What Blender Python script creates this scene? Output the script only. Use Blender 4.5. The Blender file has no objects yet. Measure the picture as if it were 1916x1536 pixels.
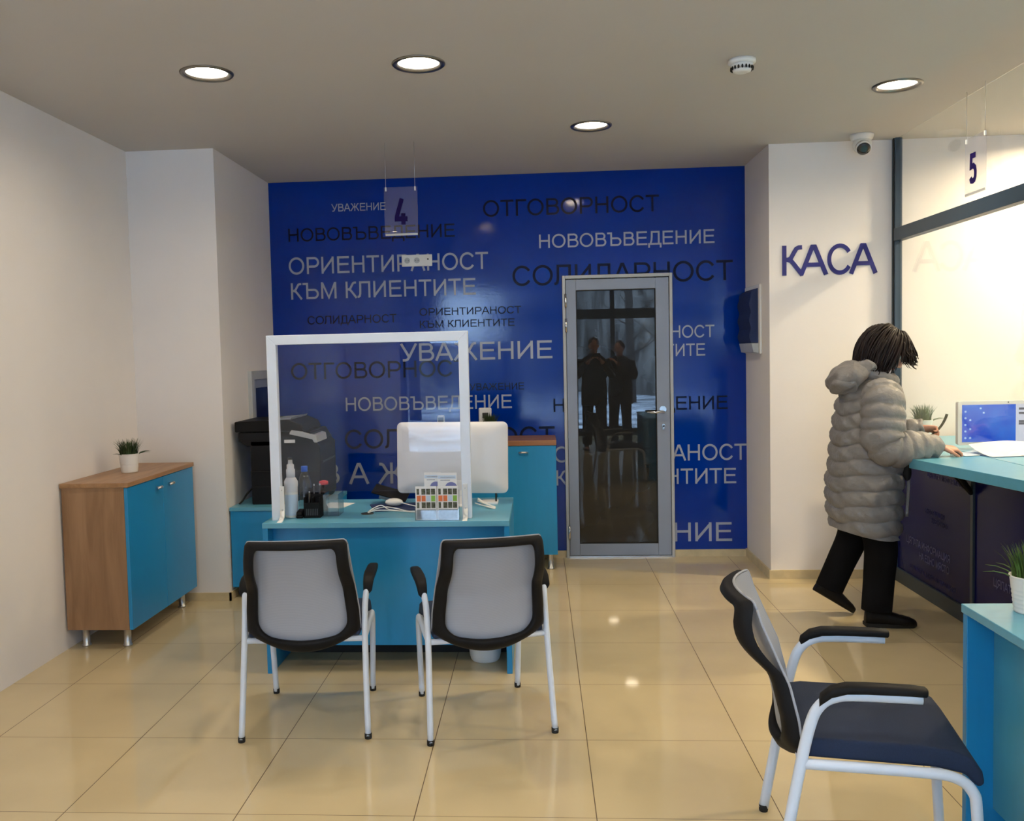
import bpy, bmesh, math, random
from mathutils import Vector, Matrix
random.seed(7)
PI = math.pi
scene = bpy.context.scene
COL = scene.collection

# ------------------------------------------------------------------ camera
cam_d = bpy.data.cameras.new('camera')
cam = bpy.data.objects.new('camera', cam_d)
COL.objects.link(cam)
F, PPX, PPY = 1695.44, 895.63, 754.51
YAW, PITCH, ROLL, CAMH = -0.0665, 0.0536, -0.0229, 1.522
cy_, sy_ = math.cos(YAW), math.sin(YAW)
cp_, sp_ = math.cos(PITCH), math.sin(PITCH)
fwd = Vector((sy_*cp_, cy_*cp_, -sp_))
rgt = Vector((cy_, -sy_, 0))
up_ = rgt.cross(fwd)
r2 = math.cos(ROLL)*rgt + math.sin(ROLL)*up_
u2 = -math.sin(ROLL)*rgt + math.cos(ROLL)*up_
cam.matrix_world = Matrix(((r2.x, u2.x, -fwd.x, 0), (r2.y, u2.y, -fwd.y, 0), (r2.z, u2.z, -fwd.z, CAMH), (0, 0, 0, 1)))
cam_d.sensor_fit = 'HORIZONTAL'
cam_d.sensor_width = 36
cam_d.lens = F/1916*36
cam_d.shift_x = (958-PPX)/1916
cam_d.shift_y = (PPY-768)/1916
cam_d.clip_start = 0.05
scene.camera = cam

# ------------------------------------------------------------------ light, exposure
LAMP = 128.0           # radiance of the ceiling lamps
LAMP_KASA = 900.0      # lamps in the cash room behind the glass
SKY = 15.0
vs = scene.view_settings
scene.display_settings.display_device = 'sRGB'
vs.view_transform = 'Standard'
vs.look = 'None'
vs.gamma = 1
vs.exposure = 0.12
vs.use_curve_mapping = False
world = bpy.data.worlds.new('overcast_sky')
scene.world = world
world.use_nodes = True
wn = world.node_tree.nodes
wn['Background'].inputs[0].default_value = (0.48, 0.71, 1.0, 1)
wn['Background'].inputs[1].default_value = SKY

# ------------------------------------------------------------------ materials
def srgb(*c):
    return tuple((v/255/12.92 if v/255 <= 0.04045 else ((v/255+0.055)/1.055)**2.4) for v in c)

def mat(name, col, rough=0.5, metal=0.0, spec=0.5, var=0.04, vscale=8, bump=0.0, bscale=60, coat=0.0, coat_r=0.05, emit=None, estr=0, ior=1.5, stretch=None):
    m = bpy.data.materials.new(name)
    m.use_nodes = True
    nt = m.node_tree; N = nt.nodes; L = nt.links
    b = N['Principled BSDF']
    b.inputs['Roughness'].default_value = rough
    b.inputs['Metallic'].default_value = metal
    b.inputs['IOR'].default_value = ior
    b.inputs['Specular IOR Level'].default_value = spec
    b.inputs['Coat Weight'].default_value = coat
    b.inputs['Coat Roughness'].default_value = coat_r
    tc = N.new('ShaderNodeTexCoord')
    mp = N.new('ShaderNodeMapping')
    L.new(tc.outputs['Object'], mp.inputs[0])
    if stretch: mp.inputs['Scale'].default_value = stretch
    if var > 0:
        n = N.new('ShaderNodeTexNoise'); n.inputs['Scale'].default_value = vscale; n.inputs['Detail'].default_value = 4
        L.new(mp.outputs[0], n.inputs['Vector'])
        r = N.new('ShaderNodeValToRGB')
        r.color_ramp.elements[0].position = 0.3; r.color_ramp.elements[1].position = 0.7
        r.color_ramp.elements[0].color = tuple(c*(1-var) for c in col)+(1,)
        r.color_ramp.elements[1].color = tuple(min(1, c*(1+var)) for c in col)+(1,)
        L.new(n.outputs['Fac'], r.inputs[0]); L.new(r.outputs[0], b.inputs['Base Color'])
    else:
        b.inputs['Base Color'].default_value = col+(1,)
    if bump > 0:
        n2 = N.new('ShaderNodeTexNoise'); n2.inputs['Scale'].default_value = bscale; n2.inputs['Detail'].default_value = 3
        L.new(mp.outputs[0], n2.inputs['Vector'])
        bp = N.new('ShaderNodeBump'); bp.inputs['Strength'].default_value = bump; bp.inputs['Distance'].default_value = 0.01
        L.new(n2.outputs['Fac'], bp.inputs['Height']); L.new(bp.outputs[0], b.inputs['Normal'])
        if coat > 0: L.new(bp.outputs[0], b.inputs['Coat Normal'])
    if emit:
        b.inputs['Emission Color'].default_value = emit+(1,)
        b.inputs['Emission Strength'].default_value = estr
    return m

def thin_glass(name, tint=(0.96, 0.97, 0.98), r0=0.04, haze=0.0):
    m = bpy.data.materials.new(name); m.use_nodes = True
    nt = m.node_tree; N = nt.nodes; L = nt.links
    N.remove(N['Principled BSDF'])
    tr = N.new('ShaderNodeBsdfTransparent'); tr.inputs[0].default_value = tint+(1,)
    gl = N.new('ShaderNodeBsdfGlossy'); gl.inputs['Roughness'].default_value = 0.0
    lw = N.new('ShaderNodeLayerWeight'); lw.inputs[0].default_value = 0.5
    p = N.new('ShaderNodeMath'); p.operation = 'POWER'; p.inputs[1].default_value = 5
    ma = N.new('ShaderNodeMath'); ma.operation = 'MULTIPLY_ADD'; ma.inputs[1].default_value = 1-r0; ma.inputs[2].default_value = r0
    mx = N.new('ShaderNodeMixShader')
    L.new(lw.outputs['Facing'], p.inputs[0]); L.new(p.outputs[0], ma.inputs[0]); L.new(ma.outputs[0], mx.inputs[0])
    L.new(tr.outputs[0], mx.inputs[1]); L.new(gl.outputs[0], mx.inputs[2])
    out = mx.outputs[0]
    if haze:
        df = N.new('ShaderNodeBsdfDiffuse'); df.inputs[0].default_value = (.8, .8, .82, 1)
        m2 = N.new('ShaderNodeMixShader'); m2.inputs[0].default_value = haze
        L.new(out, m2.inputs[1]); L.new(df.outputs[0], m2.inputs[2]); out = m2.outputs[0]
    L.new(out, N['Material Output'].inputs[0])
    return m

def floor_material():
    m = mat('beige_porcelain_tile', srgb(204, 186, 148), rough=0.10, var=0.05, vscale=2.5, ior=1.5)
    nt = m.node_tree; N = nt.nodes; L = nt.links
    b = N['Principled BSDF']
    tc = N.new('ShaderNodeTexCoord'); sep = N.new('ShaderNodeSeparateXYZ')
    L.new(tc.outputs['Object'], sep.inputs[0])
    def grout(axis, off, half):
        s = N.new('ShaderNodeMath'); s.operation = 'SUBTRACT'; s.inputs[1].default_value = off
        L.new(sep.outputs[axis], s.inputs[0])
        d = N.new('ShaderNodeMath'); d.operation = 'PINGPONG'; d.inputs[1].default_value = 0.3
        L.new(s.outputs[0], d.inputs[0])
        c = N.new('ShaderNodeMath'); c.operation = 'LESS_THAN'; c.inputs[1].default_value = half
        L.new(d.outputs[0], c.inputs[0]); return c
    gx, gy = grout('X', -1.6373, 0.0016), grout('Y', 2.9039, 0.0012)
    mxn = N.new('ShaderNodeMath'); mxn.operation = 'MAXIMUM'
    L.new(gx.outputs[0], mxn.inputs[0]); L.new(gy.outputs[0], mxn.inputs[1])
    mix = N.new('ShaderNodeMix'); mix.data_type = 'RGBA'
    src = b.inputs['Base Color'].links[0].from_socket
    L.new(mxn.outputs[0], mix.inputs['Factor']); L.new(src, mix.inputs['A'])
    mix.inputs['B'].default_value = srgb(88, 68, 42)+(1,)
    L.new(mix.outputs['Result'], b.inputs['Base Color'])
    mr = N.new('ShaderNodeMapRange'); mr.inputs['To Min'].default_value = 0.05; mr.inputs['To Max'].default_value = 0.6
    L.new(mxn.outputs[0], mr.inputs[0]); L.new(mr.outputs[0], b.inputs['Roughness'])
    return m

def wood_material(name, c0, c1, stretch):
    m = mat(name, c0, rough=0.38, var=0)
    nt = m.node_tree; N = nt.nodes; L = nt.links; b = N['Principled BSDF']
    tc = N.new('ShaderNodeTexCoord'); mp = N.new('ShaderNodeMapping'); mp.inputs['Scale'].default_value = stretch
    L.new(tc.outputs['Object'], mp.inputs[0])
    n = N.new('ShaderNodeTexNoise'); n.inputs['Scale'].default_value = 6; n.inputs['Detail'].default_value = 8; n.inputs['Distortion'].default_value = 0.6
    L.new(mp.outputs[0], n.inputs['Vector'])
    r = N.new('ShaderNodeValToRGB'); r.color_ramp.elements[0].position = 0.35; r.color_ramp.elements[1].position = 0.68
    r.color_ramp.elements[0].color = c0+(1,); r.color_ramp.elements[1].color = c1+(1,)
    L.new(n.outputs['Fac'], r.inputs[0]); L.new(r.outputs[0], b.inputs['Base Color'])
    return m

def mesh_fabric():
    m = mat('grey_mesh_fabric', srgb(168, 170, 178), rough=0.7, var=0.0)
    nt = m.node_tree; N = nt.nodes; L = nt.links; b = N['Principled BSDF']
    tc = N.new('ShaderNodeTexCoord')
    w = N.new('ShaderNodeTexWave'); w.bands_direction = 'Z'; w.inputs['Scale'].default_value = 110
    L.new(tc.outputs['Object'], w.inputs['Vector'])
    r = N.new('ShaderNodeValToRGB')
    r.color_ramp.elements[0].color = srgb(146, 150, 160)+(1,); r.color_ramp.elements[1].color = srgb(166, 170, 180)+(1,)
    L.new(w.outputs['Fac'], r.inputs[0]); L.new(r.outputs[0], b.inputs['Base Color'])
    bp = N.new('ShaderNodeBump'); bp.inputs['Strength'].default_value = 0.08; bp.inputs['Distance'].default_value = 0.001
    L.new(w.outputs['Fac'], bp.inputs['Height']); L.new(bp.outputs[0], b.inputs['Normal'])
    return m

def screen_material():
    m = bpy.data.materials.new('lit_blue_desktop_screen'); m.use_nodes = True
    nt = m.node_tree; N = nt.nodes; L = nt.links; b = N['Principled BSDF']
    b.inputs['Base Color'].default_value = (0.01, 0.01, 0.02, 1); b.inputs['Roughness'].default_value = 0.2
    tc = N.new('ShaderNodeTexCoord')
    n = N.new('ShaderNodeTexNoise'); n.inputs['Scale'].default_value = 5; n.inputs['Detail'].default_value = 2
    L.new(tc.outputs['Object'], n.inputs['Vector'])
    r = N.new('ShaderNodeValToRGB'); r.color_ramp.elements[0].position = 0.3; r.color_ramp.elements[1].position = 0.72
    r.color_ramp.elements[0].color = srgb(0, 62, 205)+(1,); r.color_ramp.elements[1].color = srgb(10, 132, 235)+(1,)
    L.new(n.outputs['Fac'], r.inputs[0]); L.new(r.outputs[0], b.inputs['Emission Color'])
    b.inputs['Emission Strength'].default_value = 0.9
    return m

M = dict(
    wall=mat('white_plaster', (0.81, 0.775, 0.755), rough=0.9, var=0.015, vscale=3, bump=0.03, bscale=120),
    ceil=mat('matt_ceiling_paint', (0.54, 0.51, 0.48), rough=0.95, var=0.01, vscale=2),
    floor=floor_material(),
    skirt=mat('beige_skirting_tile', srgb(205, 188, 150), rough=0.35, var=0.1, vscale=14),
    blue=mat('glossy_blue_vinyl', srgb(0, 48, 148), rough=0.5, spec=0.0, var=0.06, vscale=3, bump=0.015, bscale=70, coat=0.8, coat_r=0.08),
    light_ink=mat('pale_grey_vinyl_letters', srgb(165, 172, 190), rough=0.4, spec=.2, var=0.02),
    dark_ink=mat('dark_grey_vinyl_letters', srgb(6, 16, 50), rough=0.3, spec=.15, var=0.02),
    navy_ink=mat('navy_vinyl_letters', srgb(34, 34, 118), rough=0.45, var=0.04),
    purple_ink=mat('violet_number_vinyl', srgb(20, 5, 72), rough=0.5, spec=.1, var=0.04),
    alu=mat('grey_door_aluminium', srgb(140, 150, 168), rough=0.42, metal=0.0, var=0.03, vscale=4),
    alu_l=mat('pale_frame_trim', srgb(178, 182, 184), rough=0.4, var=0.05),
    dark_glass=mat('dark_door_glass', (0.018, 0.019, 0.02), rough=0.0, var=0.1, vscale=1.2, ior=1.6),
    chrome=mat('brushed_chrome', (0.75, 0.75, 0.76), rough=0.22, metal=1.0, var=0.03),
    trimring=mat('chrome_lamp_trim', (0.22, 0.21, 0.2), rough=0.3, metal=1.0, var=0.03),
    reflector=mat('bright_lamp_reflector', (0.9, 0.9, 0.88), rough=0.15, metal=1.0, var=0.02),
    lampglass=mat('lit_lamp_diffuser', (0.9, 0.9, 0.85), rough=0.4, var=0, emit=(1.0, 0.85, 0.64), estr=LAMP),
    lampkasa=mat('lit_warm_lamp_diffuser', (0.9, 0.9, 0.85), rough=0.4, var=0, emit=(1.0, 0.80, 0.50), estr=LAMP_KASA),
    plastic_w=mat('white_plastic', (0.78, 0.78, 0.76), rough=0.35, var=0.02),
    frame_w=mat('white_powder_coated_frame', (0.76, 0.82, 0.92), rough=0.4, var=0.02),
    tube_w=mat('pale_grey_chair_tube', (0.66, 0.72, 0.82), rough=0.35, var=0.03),
    black=mat('black_plastic', (0.008, 0.008, 0.010), rough=0.5, spec=.2, var=0.2, bump=0.04, bscale=300),
    black_s=mat('satin_black_plastic', (0.009, 0.009, 0.010), rough=0.55, spec=.14, var=0.15),
    dgrey=mat('charcoal_plastic', (0.035, 0.036, 0.04), rough=0.5, var=0.1),
    rubber=mat('black_rubber', (0.01, 0.01, 0.01), rough=0.8, var=0.1),
    seat=mat('navy_seat_fabric', srgb(22, 38, 66), rough=0.85, var=0.1, vscale=200, bump=0.15, bscale=400),
    fabric=mesh_fabric(),
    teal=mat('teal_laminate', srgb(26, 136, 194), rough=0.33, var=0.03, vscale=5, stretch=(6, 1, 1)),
    teal_daylit=mat('daylit_teal_laminate', srgb(72, 154, 184), rough=0.33, var=0.03, vscale=5, stretch=(1, 6, 1)),  # teal laminate again, daylight on the near desk front put into the colour
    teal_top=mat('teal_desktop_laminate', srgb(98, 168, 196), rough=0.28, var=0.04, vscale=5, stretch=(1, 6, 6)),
    oak_v=wood_material('oak_veneer_upright', srgb(138, 104, 74), srgb(162, 126, 94), (3, 3, 0.35)),
    oak_h=wood_material('oak_veneer_top', srgb(146, 108, 74), srgb(174, 134, 96), (3, 0.35, 3)),
    oak_x=wood_material('oak_veneer_long_top', srgb(132, 88, 52), srgb(160, 112, 72), (0.35, 3, 3)),
    steel=mat('satin_steel', (0.62, 0.62, 0.63), rough=0.3, metal=1.0, var=0.05),
    slate=mat('slate_blue_metal_frame', srgb(46, 66, 84), rough=0.4, var=0.04),
    plinth=mat('dark_slate_plinth', srgb(44, 58, 70), rough=0.45, var=0.06),
    panel=mat('dark_navy_gloss_panel', srgb(17, 18, 78), rough=0.22, spec=.10, var=0.06, vscale=2),
    panel_ink=mat('faint_grey_panel_print', srgb(96, 96, 140), rough=0.4, spec=.1, var=0.1),
    panel_ink2=mat('ghost_grey_panel_print', srgb(46, 46, 100), rough=0.4, spec=.1, var=0.1),
    glass=thin_glass('clear_glass'),
    acrylic=thin_glass('clear_acrylic', (0.95, 0.95, 0.97), 0.021),
    sign=thin_glass('hazy_sign_acrylic', (0.92, 0.92, 0.95), 0.04, 0.045),
    clearplastic=thin_glass('clear_bottle_plastic', (0.86, 0.88, 0.9), 0.07),
    pot=mat('white_ceramic_pot', (0.78, 0.77, 0.74), rough=0.3, var=0.02),
    soil=mat('dark_soil', (0.03, 0.022, 0.015), rough=0.95, var=0.4, vscale=60),
    grass=mat('green_grass_blades', srgb(62, 92, 34), rough=0.6, var=0.45, vscale=30),
    grass_d=mat('dark_green_grass_blades', srgb(40, 62, 26), rough=0.6, var=0.45, vscale=30),
    imac=mat('silver_white_monitor_shell', (0.74, 0.74, 0.76), rough=0.35, var=0.02),
    paper=mat('white_paper', (0.82, 0.82, 0.82), rough=0.7, var=0.02),
    paper_g=mat('grey_print_block', srgb(150, 156, 165), rough=0.6, var=0.2, vscale=70),
    pr_or=mat('orange_print', srgb(225, 120, 70), rough=0.6, var=0.05),
    pr_gr=mat('green_print', srgb(140, 190, 80), rough=0.6, var=0.05),
    pr_dk=mat('dark_photo_print', srgb(84, 88, 72), rough=0.6, var=0.75, vscale=90),
    pr_bl=mat('violet_blue_print', srgb(120, 125, 180), rough=0.6, var=0.1),
    navy=mat('navy_soft_mat', srgb(18, 38, 84), rough=0.7, var=0.05),
    bluecap=mat('blue_bottle_cap', srgb(40, 100, 205), rough=0.4, var=0.03),
    redcap=mat('red_plastic_cap', srgb(205, 60, 62), rough=0.4, var=0.03),
    pale_blue=mat('pale_blue_label', srgb(196, 214, 232), rough=0.5, var=0.04),
    screen=screen_material(),
    window_ui=mat('lit_screen_window', (0.1, 0.1, 0.1), rough=0.3, var=0, emit=(0.75, 0.78, 0.9), estr=0.75),
    ui_dark=mat('lit_screen_text_rows', (0.05, 0.05, 0.05), rough=0.3, var=0, emit=(0.12, 0.12, 0.16), estr=0.6),
    icon=mat('lit_screen_icons', (0.1, 0.1, 0.1), rough=0.3, var=0, emit=(0.35, 0.6, 0.95), estr=0.8),
    skin=mat('skin', srgb(196, 140, 116), rough=0.5, var=0.06, vscale=20),
    coat=mat('taupe_quilted_nylon', srgb(130, 127, 126), rough=0.5, var=0.07, vscale=14, bump=0.6, bscale=38),
    coat_d=mat('dark_jacket_cloth', (0.02, 0.02, 0.025), rough=0.8, var=0.1),
    trousers=mat('black_trouser_cloth', (0.006, 0.006, 0.007), rough=0.9, spec=.12, var=0.15, bump=0.1, bscale=30),
    boots=mat('black_leather', (0.007, 0.006, 0.006), rough=0.5, spec=.2, var=0.15),
    hair=mat('dark_brown_hair', srgb(28, 16, 15), rough=0.5, spec=.3, var=0.35, vscale=18, stretch=(1, 1, 1)),
    lips=mat('lip_skin', srgb(150, 82, 76), rough=0.5, var=0.05),
    eye=mat('eye_white', (0.7, 0.68, 0.66), rough=0.2, var=0.0),
    snow=mat('patchy_snow', (0.46, 0.48, 0.52), rough=0.9, var=0.85, vscale=0.9, bump=0.3, bscale=3),
    woods=mat('brown_winter_woodland', (0.16, 0.15, 0.14), rough=1.0, var=0.75, vscale=2.2, stretch=(1, 1, .25)),
    bark=mat('dark_tree_bark', (0.06, 0.05, 0.045), rough=0.9, var=0.3, vscale=10),
)

# ------------------------------------------------------------------ mesh helpers
class MB:
    def __init__(self):
        self.v = []; self.f = []; self.sm = []
    def add(self, verts, faces, smooth=False):
        b = len(self.v)
        self.v += [Vector(p) for p in verts]
        self.f += [tuple(b+i for i in f) for f in faces]
        self.sm += [smooth]*len(faces)
        return self
    def box(self, x0, x1, y0, y1, z0, z1):
        v = [(x0,y0,z0),(x1,y0,z0),(x1,y1,z0),(x0,y1,z0),(x0,y0,z1),(x1,y0,z1),(x1,y1,z1),(x0,y1,z1)]
        return self.add(v, [(3,2,1,0),(4,5,6,7),(0,1,5,4),(1,2,6,5),(2,3,7,6),(3,0,4,7)])
    def loft(self, rings, cap=True, smooth=True, closed=True):
        n = len(rings[0]); v = [p for r in rings for p in r]; f = []
        for i in range(len(rings)-1):
            for j in range(n if closed else n-1):
                k = (j+1) % n
                f.append((i*n+j, i*n+k, (i+1)*n+k, (i+1)*n+j))
        self.add(v, f, smooth)
        if cap:
            b = len(self.v)-len(v)
            self.f.append(tuple(b+j for j in reversed(range(n)))); self.sm.append(False)
            self.f.append(tuple(b+(len(rings)-1)*n+j for j in range(n))); self.sm.append(False)
        return self
    def tube(self, pts, rad, seg=10, cap=True, flat=1.0):
        pts = [Vector(p) for p in pts]; rings = []
        rads = rad if isinstance(rad, (list, tuple)) else [rad]*len(pts)
        prev = None
        for i, p in enumerate(pts):
            t = (pts[min(i+1, len(pts)-1)]-pts[max(i-1, 0)]).normalized()
            if prev is None:
                a = Vector((0, 0, 1)) if abs(t.z) < 0.9 else Vector((0, 1, 0))
                n = t.cross(a).normalized()
            else:
                n = (prev - t*prev.dot(t))
                n = n.normalized() if n.length > 1e-6 else t.orthogonal().normalized()
            prev = n; b = t.cross(n)
            rings.append([p + n*math.cos(2*PI*k/seg)*rads[i] + b*math.sin(2*PI*k/seg)*rads[i]*flat for k in range(seg)])
        return self.loft(rings, cap)
    def lathe(self, prof, c=(0, 0, 0), seg=32, cap=True, axis='z'):
        rings = []
        for r, z in prof:
            ring = []
            for k in range(seg):
                a = 2*PI*k/seg
                p = (r*math.cos(a), r*math.sin(a), z)
                if axis == 'x': p = (p[2], p[0], p[1])
                if axis == 'y': p = (p[0], -p[2], p[1])
                ring.append((c[0]+p[0], c[1]+p[1], c[2]+p[2]))
            rings.append(ring)
        return self.loft(rings, cap)
    def prism(self, poly, axis, a0, a1, smooth=False):
        """extrude a 2-D polygon along axis; poly is in the two other axes in order"""
        def P(q, a):
            return {'x': (a, q[0], q[1]), 'y': (q[0], a, q[1]), 'z': (q[0], q[1], a)}[axis]
        n = len(poly)
        v = [P(q, a0) for q in poly]+[P(q, a1) for q in poly]
        f = [tuple(reversed(range(n))), tuple(range(n, 2*n))]+[(i, (i+1) % n, n+(i+1) % n, n+i) for i in range(n)]
        return self.add(v, f, smooth)
    def grid(self, fn, nu, nv, smooth=True):
        v = [fn(i/nu, j/nv) for j in range(nv+1) for i in range(nu+1)]
        f = [(j*(nu+1)+i, j*(nu+1)+i+1, (j+1)*(nu+1)+i+1, (j+1)*(nu+1)+i) for j in range(nv) for i in range(nu)]
        return self.add(v, f, smooth)
    def ball(self, c, r, nu=20, nv=12, rot=None):
        rx, ry, rz = r if isinstance(r, (tuple, list)) else (r, r, r)
        rings = []
        for j in range(nv+1):
            t = PI*(j+0.02)/(nv+0.04)
            ring = []
            for i in range(nu):
                a = 2*PI*i/nu
                p = Vector((rx*math.sin(t)*math.cos(a), ry*math.sin(t)*math.sin(a), -rz*math.cos(t)))
                if rot: p = rot @ p
                ring.append(Vector(c)+p)
            rings.append(ring)
        return self.loft(rings)
    def xf(self, mtx, start=0):
        self.v = self.v[:start]+[mtx @ p for p in self.v[start:]]
        return self
    def build(self, name, m, parent=None, bevel=0, seg=2, subsurf=0, autosmooth=False, fix=True):
        me = bpy.data.meshes.new(name)
        off = parent_loc(parent)
        me.from_pydata([tuple(p-off) for p in self.v], [], self.f)
        me.polygons.foreach_set('use_smooth', self.sm)
        if fix:
            bm = bmesh.new(); bm.from_mesh(me)
            bmesh.ops.recalc_face_normals(bm, faces=bm.faces)
            bm.to_mesh(me); bm.free()
        me.update()
        me.materials.append(m)
        o = bpy.data.objects.new(name, me); COL.objects.link(o)
        if parent: o.parent = parent
        if bevel:
            md = o.modifiers.new('bevel', 'BEVEL'); md.width = bevel; md.segments = seg; md.limit_method = 'ANGLE'; md.angle_limit = 0.6
        if subsurf:
            md = o.modifiers.new('subdivision', 'SUBSURF'); md.levels = subsurf; md.render_levels = subsurf
        return o

def parent_loc(p):
    """world position of a parent without rotation (roots carry the rotation only when built locally)"""
    off = Vector((0, 0, 0))
    while p is not None:
        if not p.get('_loc'): off += p.location
        p = p.parent
    return off

def tag(o, label, cat, group=None, kind=None):
    if label: o['label'] = label
    if cat: o['category'] = cat
    if group: o['group'] = group
    if kind: o['kind'] = kind
    return o

def thing(name, label, cat, loc=(0, 0, 0), group=None):
    o = bpy.data.objects.new(name, None); COL.objects.link(o)
    o.empty_display_size = 0.05
    o.location = loc
    return tag(o, label, cat, group)

def struct(name, mb, m, label=None, parent=None, **k):
    o = mb.build(name, m, parent, **k)
    if parent is None: o['kind'] = 'structure'
    if label: o['label'] = label
    return o

def copy_tree(o, parent=None):
    c = o.copy(); COL.objects.link(c)
    if parent: c.parent = parent
    for ch in o.children: copy_tree(ch, c)
    return c

def smooth_path(pts, n=6):
    """Catmull-Rom through the points"""
    P = [Vector(p) for p in pts]; out = []
    for i in range(len(P)-1):
        p0 = P[max(i-1, 0)]; p1 = P[i]; p2 = P[i+1]; p3 = P[min(i+2, len(P)-1)]
        for k in range(n):
            t = k/n
            out.append(0.5*((2*p1)+(p2-p0)*t+(2*p0-5*p1+4*p2-p3)*t*t+(3*p1-p0-3*p2+p3)*t**3))
    out.append(P[-1]); return out

def interp(keys, t):
    """piecewise smooth interpolation of tuples keyed by first element"""
    if t <= keys[0][0]: return keys[0][1:]
    for a, b in zip(keys, keys[1:]):
        if t <= b[0]:
            u = (t-a[0])/(b[0]-a[0]); u = u*u*(3-2*u) if False else u
            return tuple(x+(y-x)*u for x, y in zip(a[1:], b[1:]))
    return keys[-1][1:]

# ------------------------------------------------------------------ lettering (stroked letter shapes)
SW = 0.128; S_ = SW/2
def arc(cx, cy, rx, ry, a0, a1, n=14):
    return [(cx+rx*math.cos(math.radians(a0+(a1-a0)*i/n)), cy+ry*math.sin(math.radians(a0+(a1-a0)*i/n))) for i in range(n+1)]
T1 = 1-S_
def bowl(x0, x1, y0, y1):
    r = (y1-y0)/2
    return [(x0, y1), (x1-r, y1)]+arc(x1-r, (y0+y1)/2, r, r, 90, -90)[1:-1]+[(x1-r, y0), (x0, y0)]
def karm(x, s):
    a = [(x, .52), (x+s*.13, .53), (x+s*.2, .58), (x+s*.3, .78), (x+s*.36, .89), (x+s*.43, .93), (x+s*.53, .935)]
    b = [(x+s*.08, .53), (x+s*.2, .49), (x+s*.29, .37), (x+s*.54, 0)]
    return [a, b]
G = {
 'А': (.93, [[(.055, 0), (.425, .94), (.505, .94), (.875, 0)], [(.2, .34), (.73, .34)]]),
 'В': (.93, [[(.17, 0), (.17, 1)], bowl(.17, .76, .54, T1), bowl(.17, .82, S_, .54)]),
 'Г': (.757, [[(.17, 0), (.17, T1), (.74, T1)]]),
 'Д': (.945, [[(.07, -.21), (.07, S_), (.9, S_), (.9, -.21)], [(.17, S_), (.25, .35), (.27, .6), (.27, T1), (.77, T1), (.77, S_)]]),
 'Е': (.93, [[(.86, T1), (.17, T1), (.17, S_), (.88, S_)], [(.17, .53), (.82, .53)]]),
 'Ж': (1.29, [[(.645, 0), (.645, 1)]]+karm(.645, 1.05)+[[(1.29-x, y) for x, y in l] for l in karm(.645, 1.05)]),
 'И': (1.0, [[(.17, 0), (.17, 1)], [(.83, 0), (.83, 1)], [(.18, .1), (.82, .9)]]),
 'К': (.83, [[(.17, 0), (.17, 1)]]+karm(.17, 1.13)),
 'Л': (.92, [[(.02, S_), (.09, S_), (.15, .1), (.19, .25), (.2, .5), (.2, T1), (.77, T1), (.77, 0)]]),
 'М': (1.16, [[(.16, 0), (.16, 1)], [(1.0, 0), (1.0, 1)], [(.18, .96), (.58, .06), (.98, .96)]]),
 'Н': (1.0, [[(.17, 0), (.17, 1)], [(.83, 0), (.83, 1)], [(.17, .53), (.83, .53)]]),
 'О': (1.087, [arc(.54, .5, .43, .45, 90, 450, 40)]),
 'П': (1.0, [[(.17, 0), (.17, T1), (.83, T1), (.83, 0)]]),
 'Р': (.93, [[(.17, 0), (.17, 1)], bowl(.17, .83, .44, T1)]),
 'С': (1.0, [arc(.53, .5, .41, .45, 32, 328, 30)]),
 'Т': (.853, [[(.03, T1), (.82, T1)], [(.427, 0), (.427, 1)]]),
 'У': (.887, [[(.06, 1), (.45, .27)], [(.84, 1), (.46, .22), (.38, .1), (.28, S_), (.13, S_)]]),
 'Ф': (1.06, [[(.53, -.02), (.53, 1.02)], arc(.53, .52, .42, .33, 90, 450, 30)]),
 'Ц': (1.03, [[(.17, 1), (.17, S_), (.95, S_), (.95, -.21)], [(.8, 1), (.8, S_)]]),
 'Ъ': (1.1, [[(.02, T1), (.34, T1)], [(.31, 0), (.31, 1)], bowl(.31, .98, S_, .56)]),
 'Я': (1.0, [[(.83, 0), (.83, 1)], [(1-x, y) for x, y in bowl(.17, .83, .44, T1)], [(.55, .44), (.4, .3), (.1, 0)]]),
 ' ': (.388, []),
 '4': (.62, [[(.38, 1.0), (.13, .30), (.13, .22), (.62, .22)], [(.43, .44), (.43, 0)]]),
 '5': (.56, [[(.47, .93), (.14, .93), (.12, .56), (.3, .58), (.42, .5), (.46, .36), (.45, .2), (.38, .09), (.26, .065), (.14, .09), (.09, .2)]]),
}
def ribbon(pts, w):
    n = len(pts); P = [Vector((p[0], p[1])) for p in pts]
    closed = (P[0]-P[-1]).length < 1e-6
    if closed: P = P[:-1]; n -= 1
    L, R = [], []
    for i in range(n):
        a = P[(i-1) % n] if (closed or i > 0) else None
        b = P[(i+1) % n] if (closed or i < n-1) else None
        d1 = (P[i]-a).normalized() if a is not None else None
        d2 = (b-P[i]).normalized() if b is not None else None
        if d1 is None: d1 = d2
        if d2 is None: d2 = d1
        n1 = Vector((-d1.y, d1.x)); n2 = Vector((-d2.y, d2.x))
        m = (n1+n2); m = m.normalized() if m.length > 1e-6 else n1
        k = min(1/max(m.dot(n1), 0.45), 1.9)
        L.append(P[i]+m*k*w/2); R.append(P[i]-m*k*w/2)
    if closed: L.append(L[0]); R.append(R[0])
    return L, R
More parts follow.
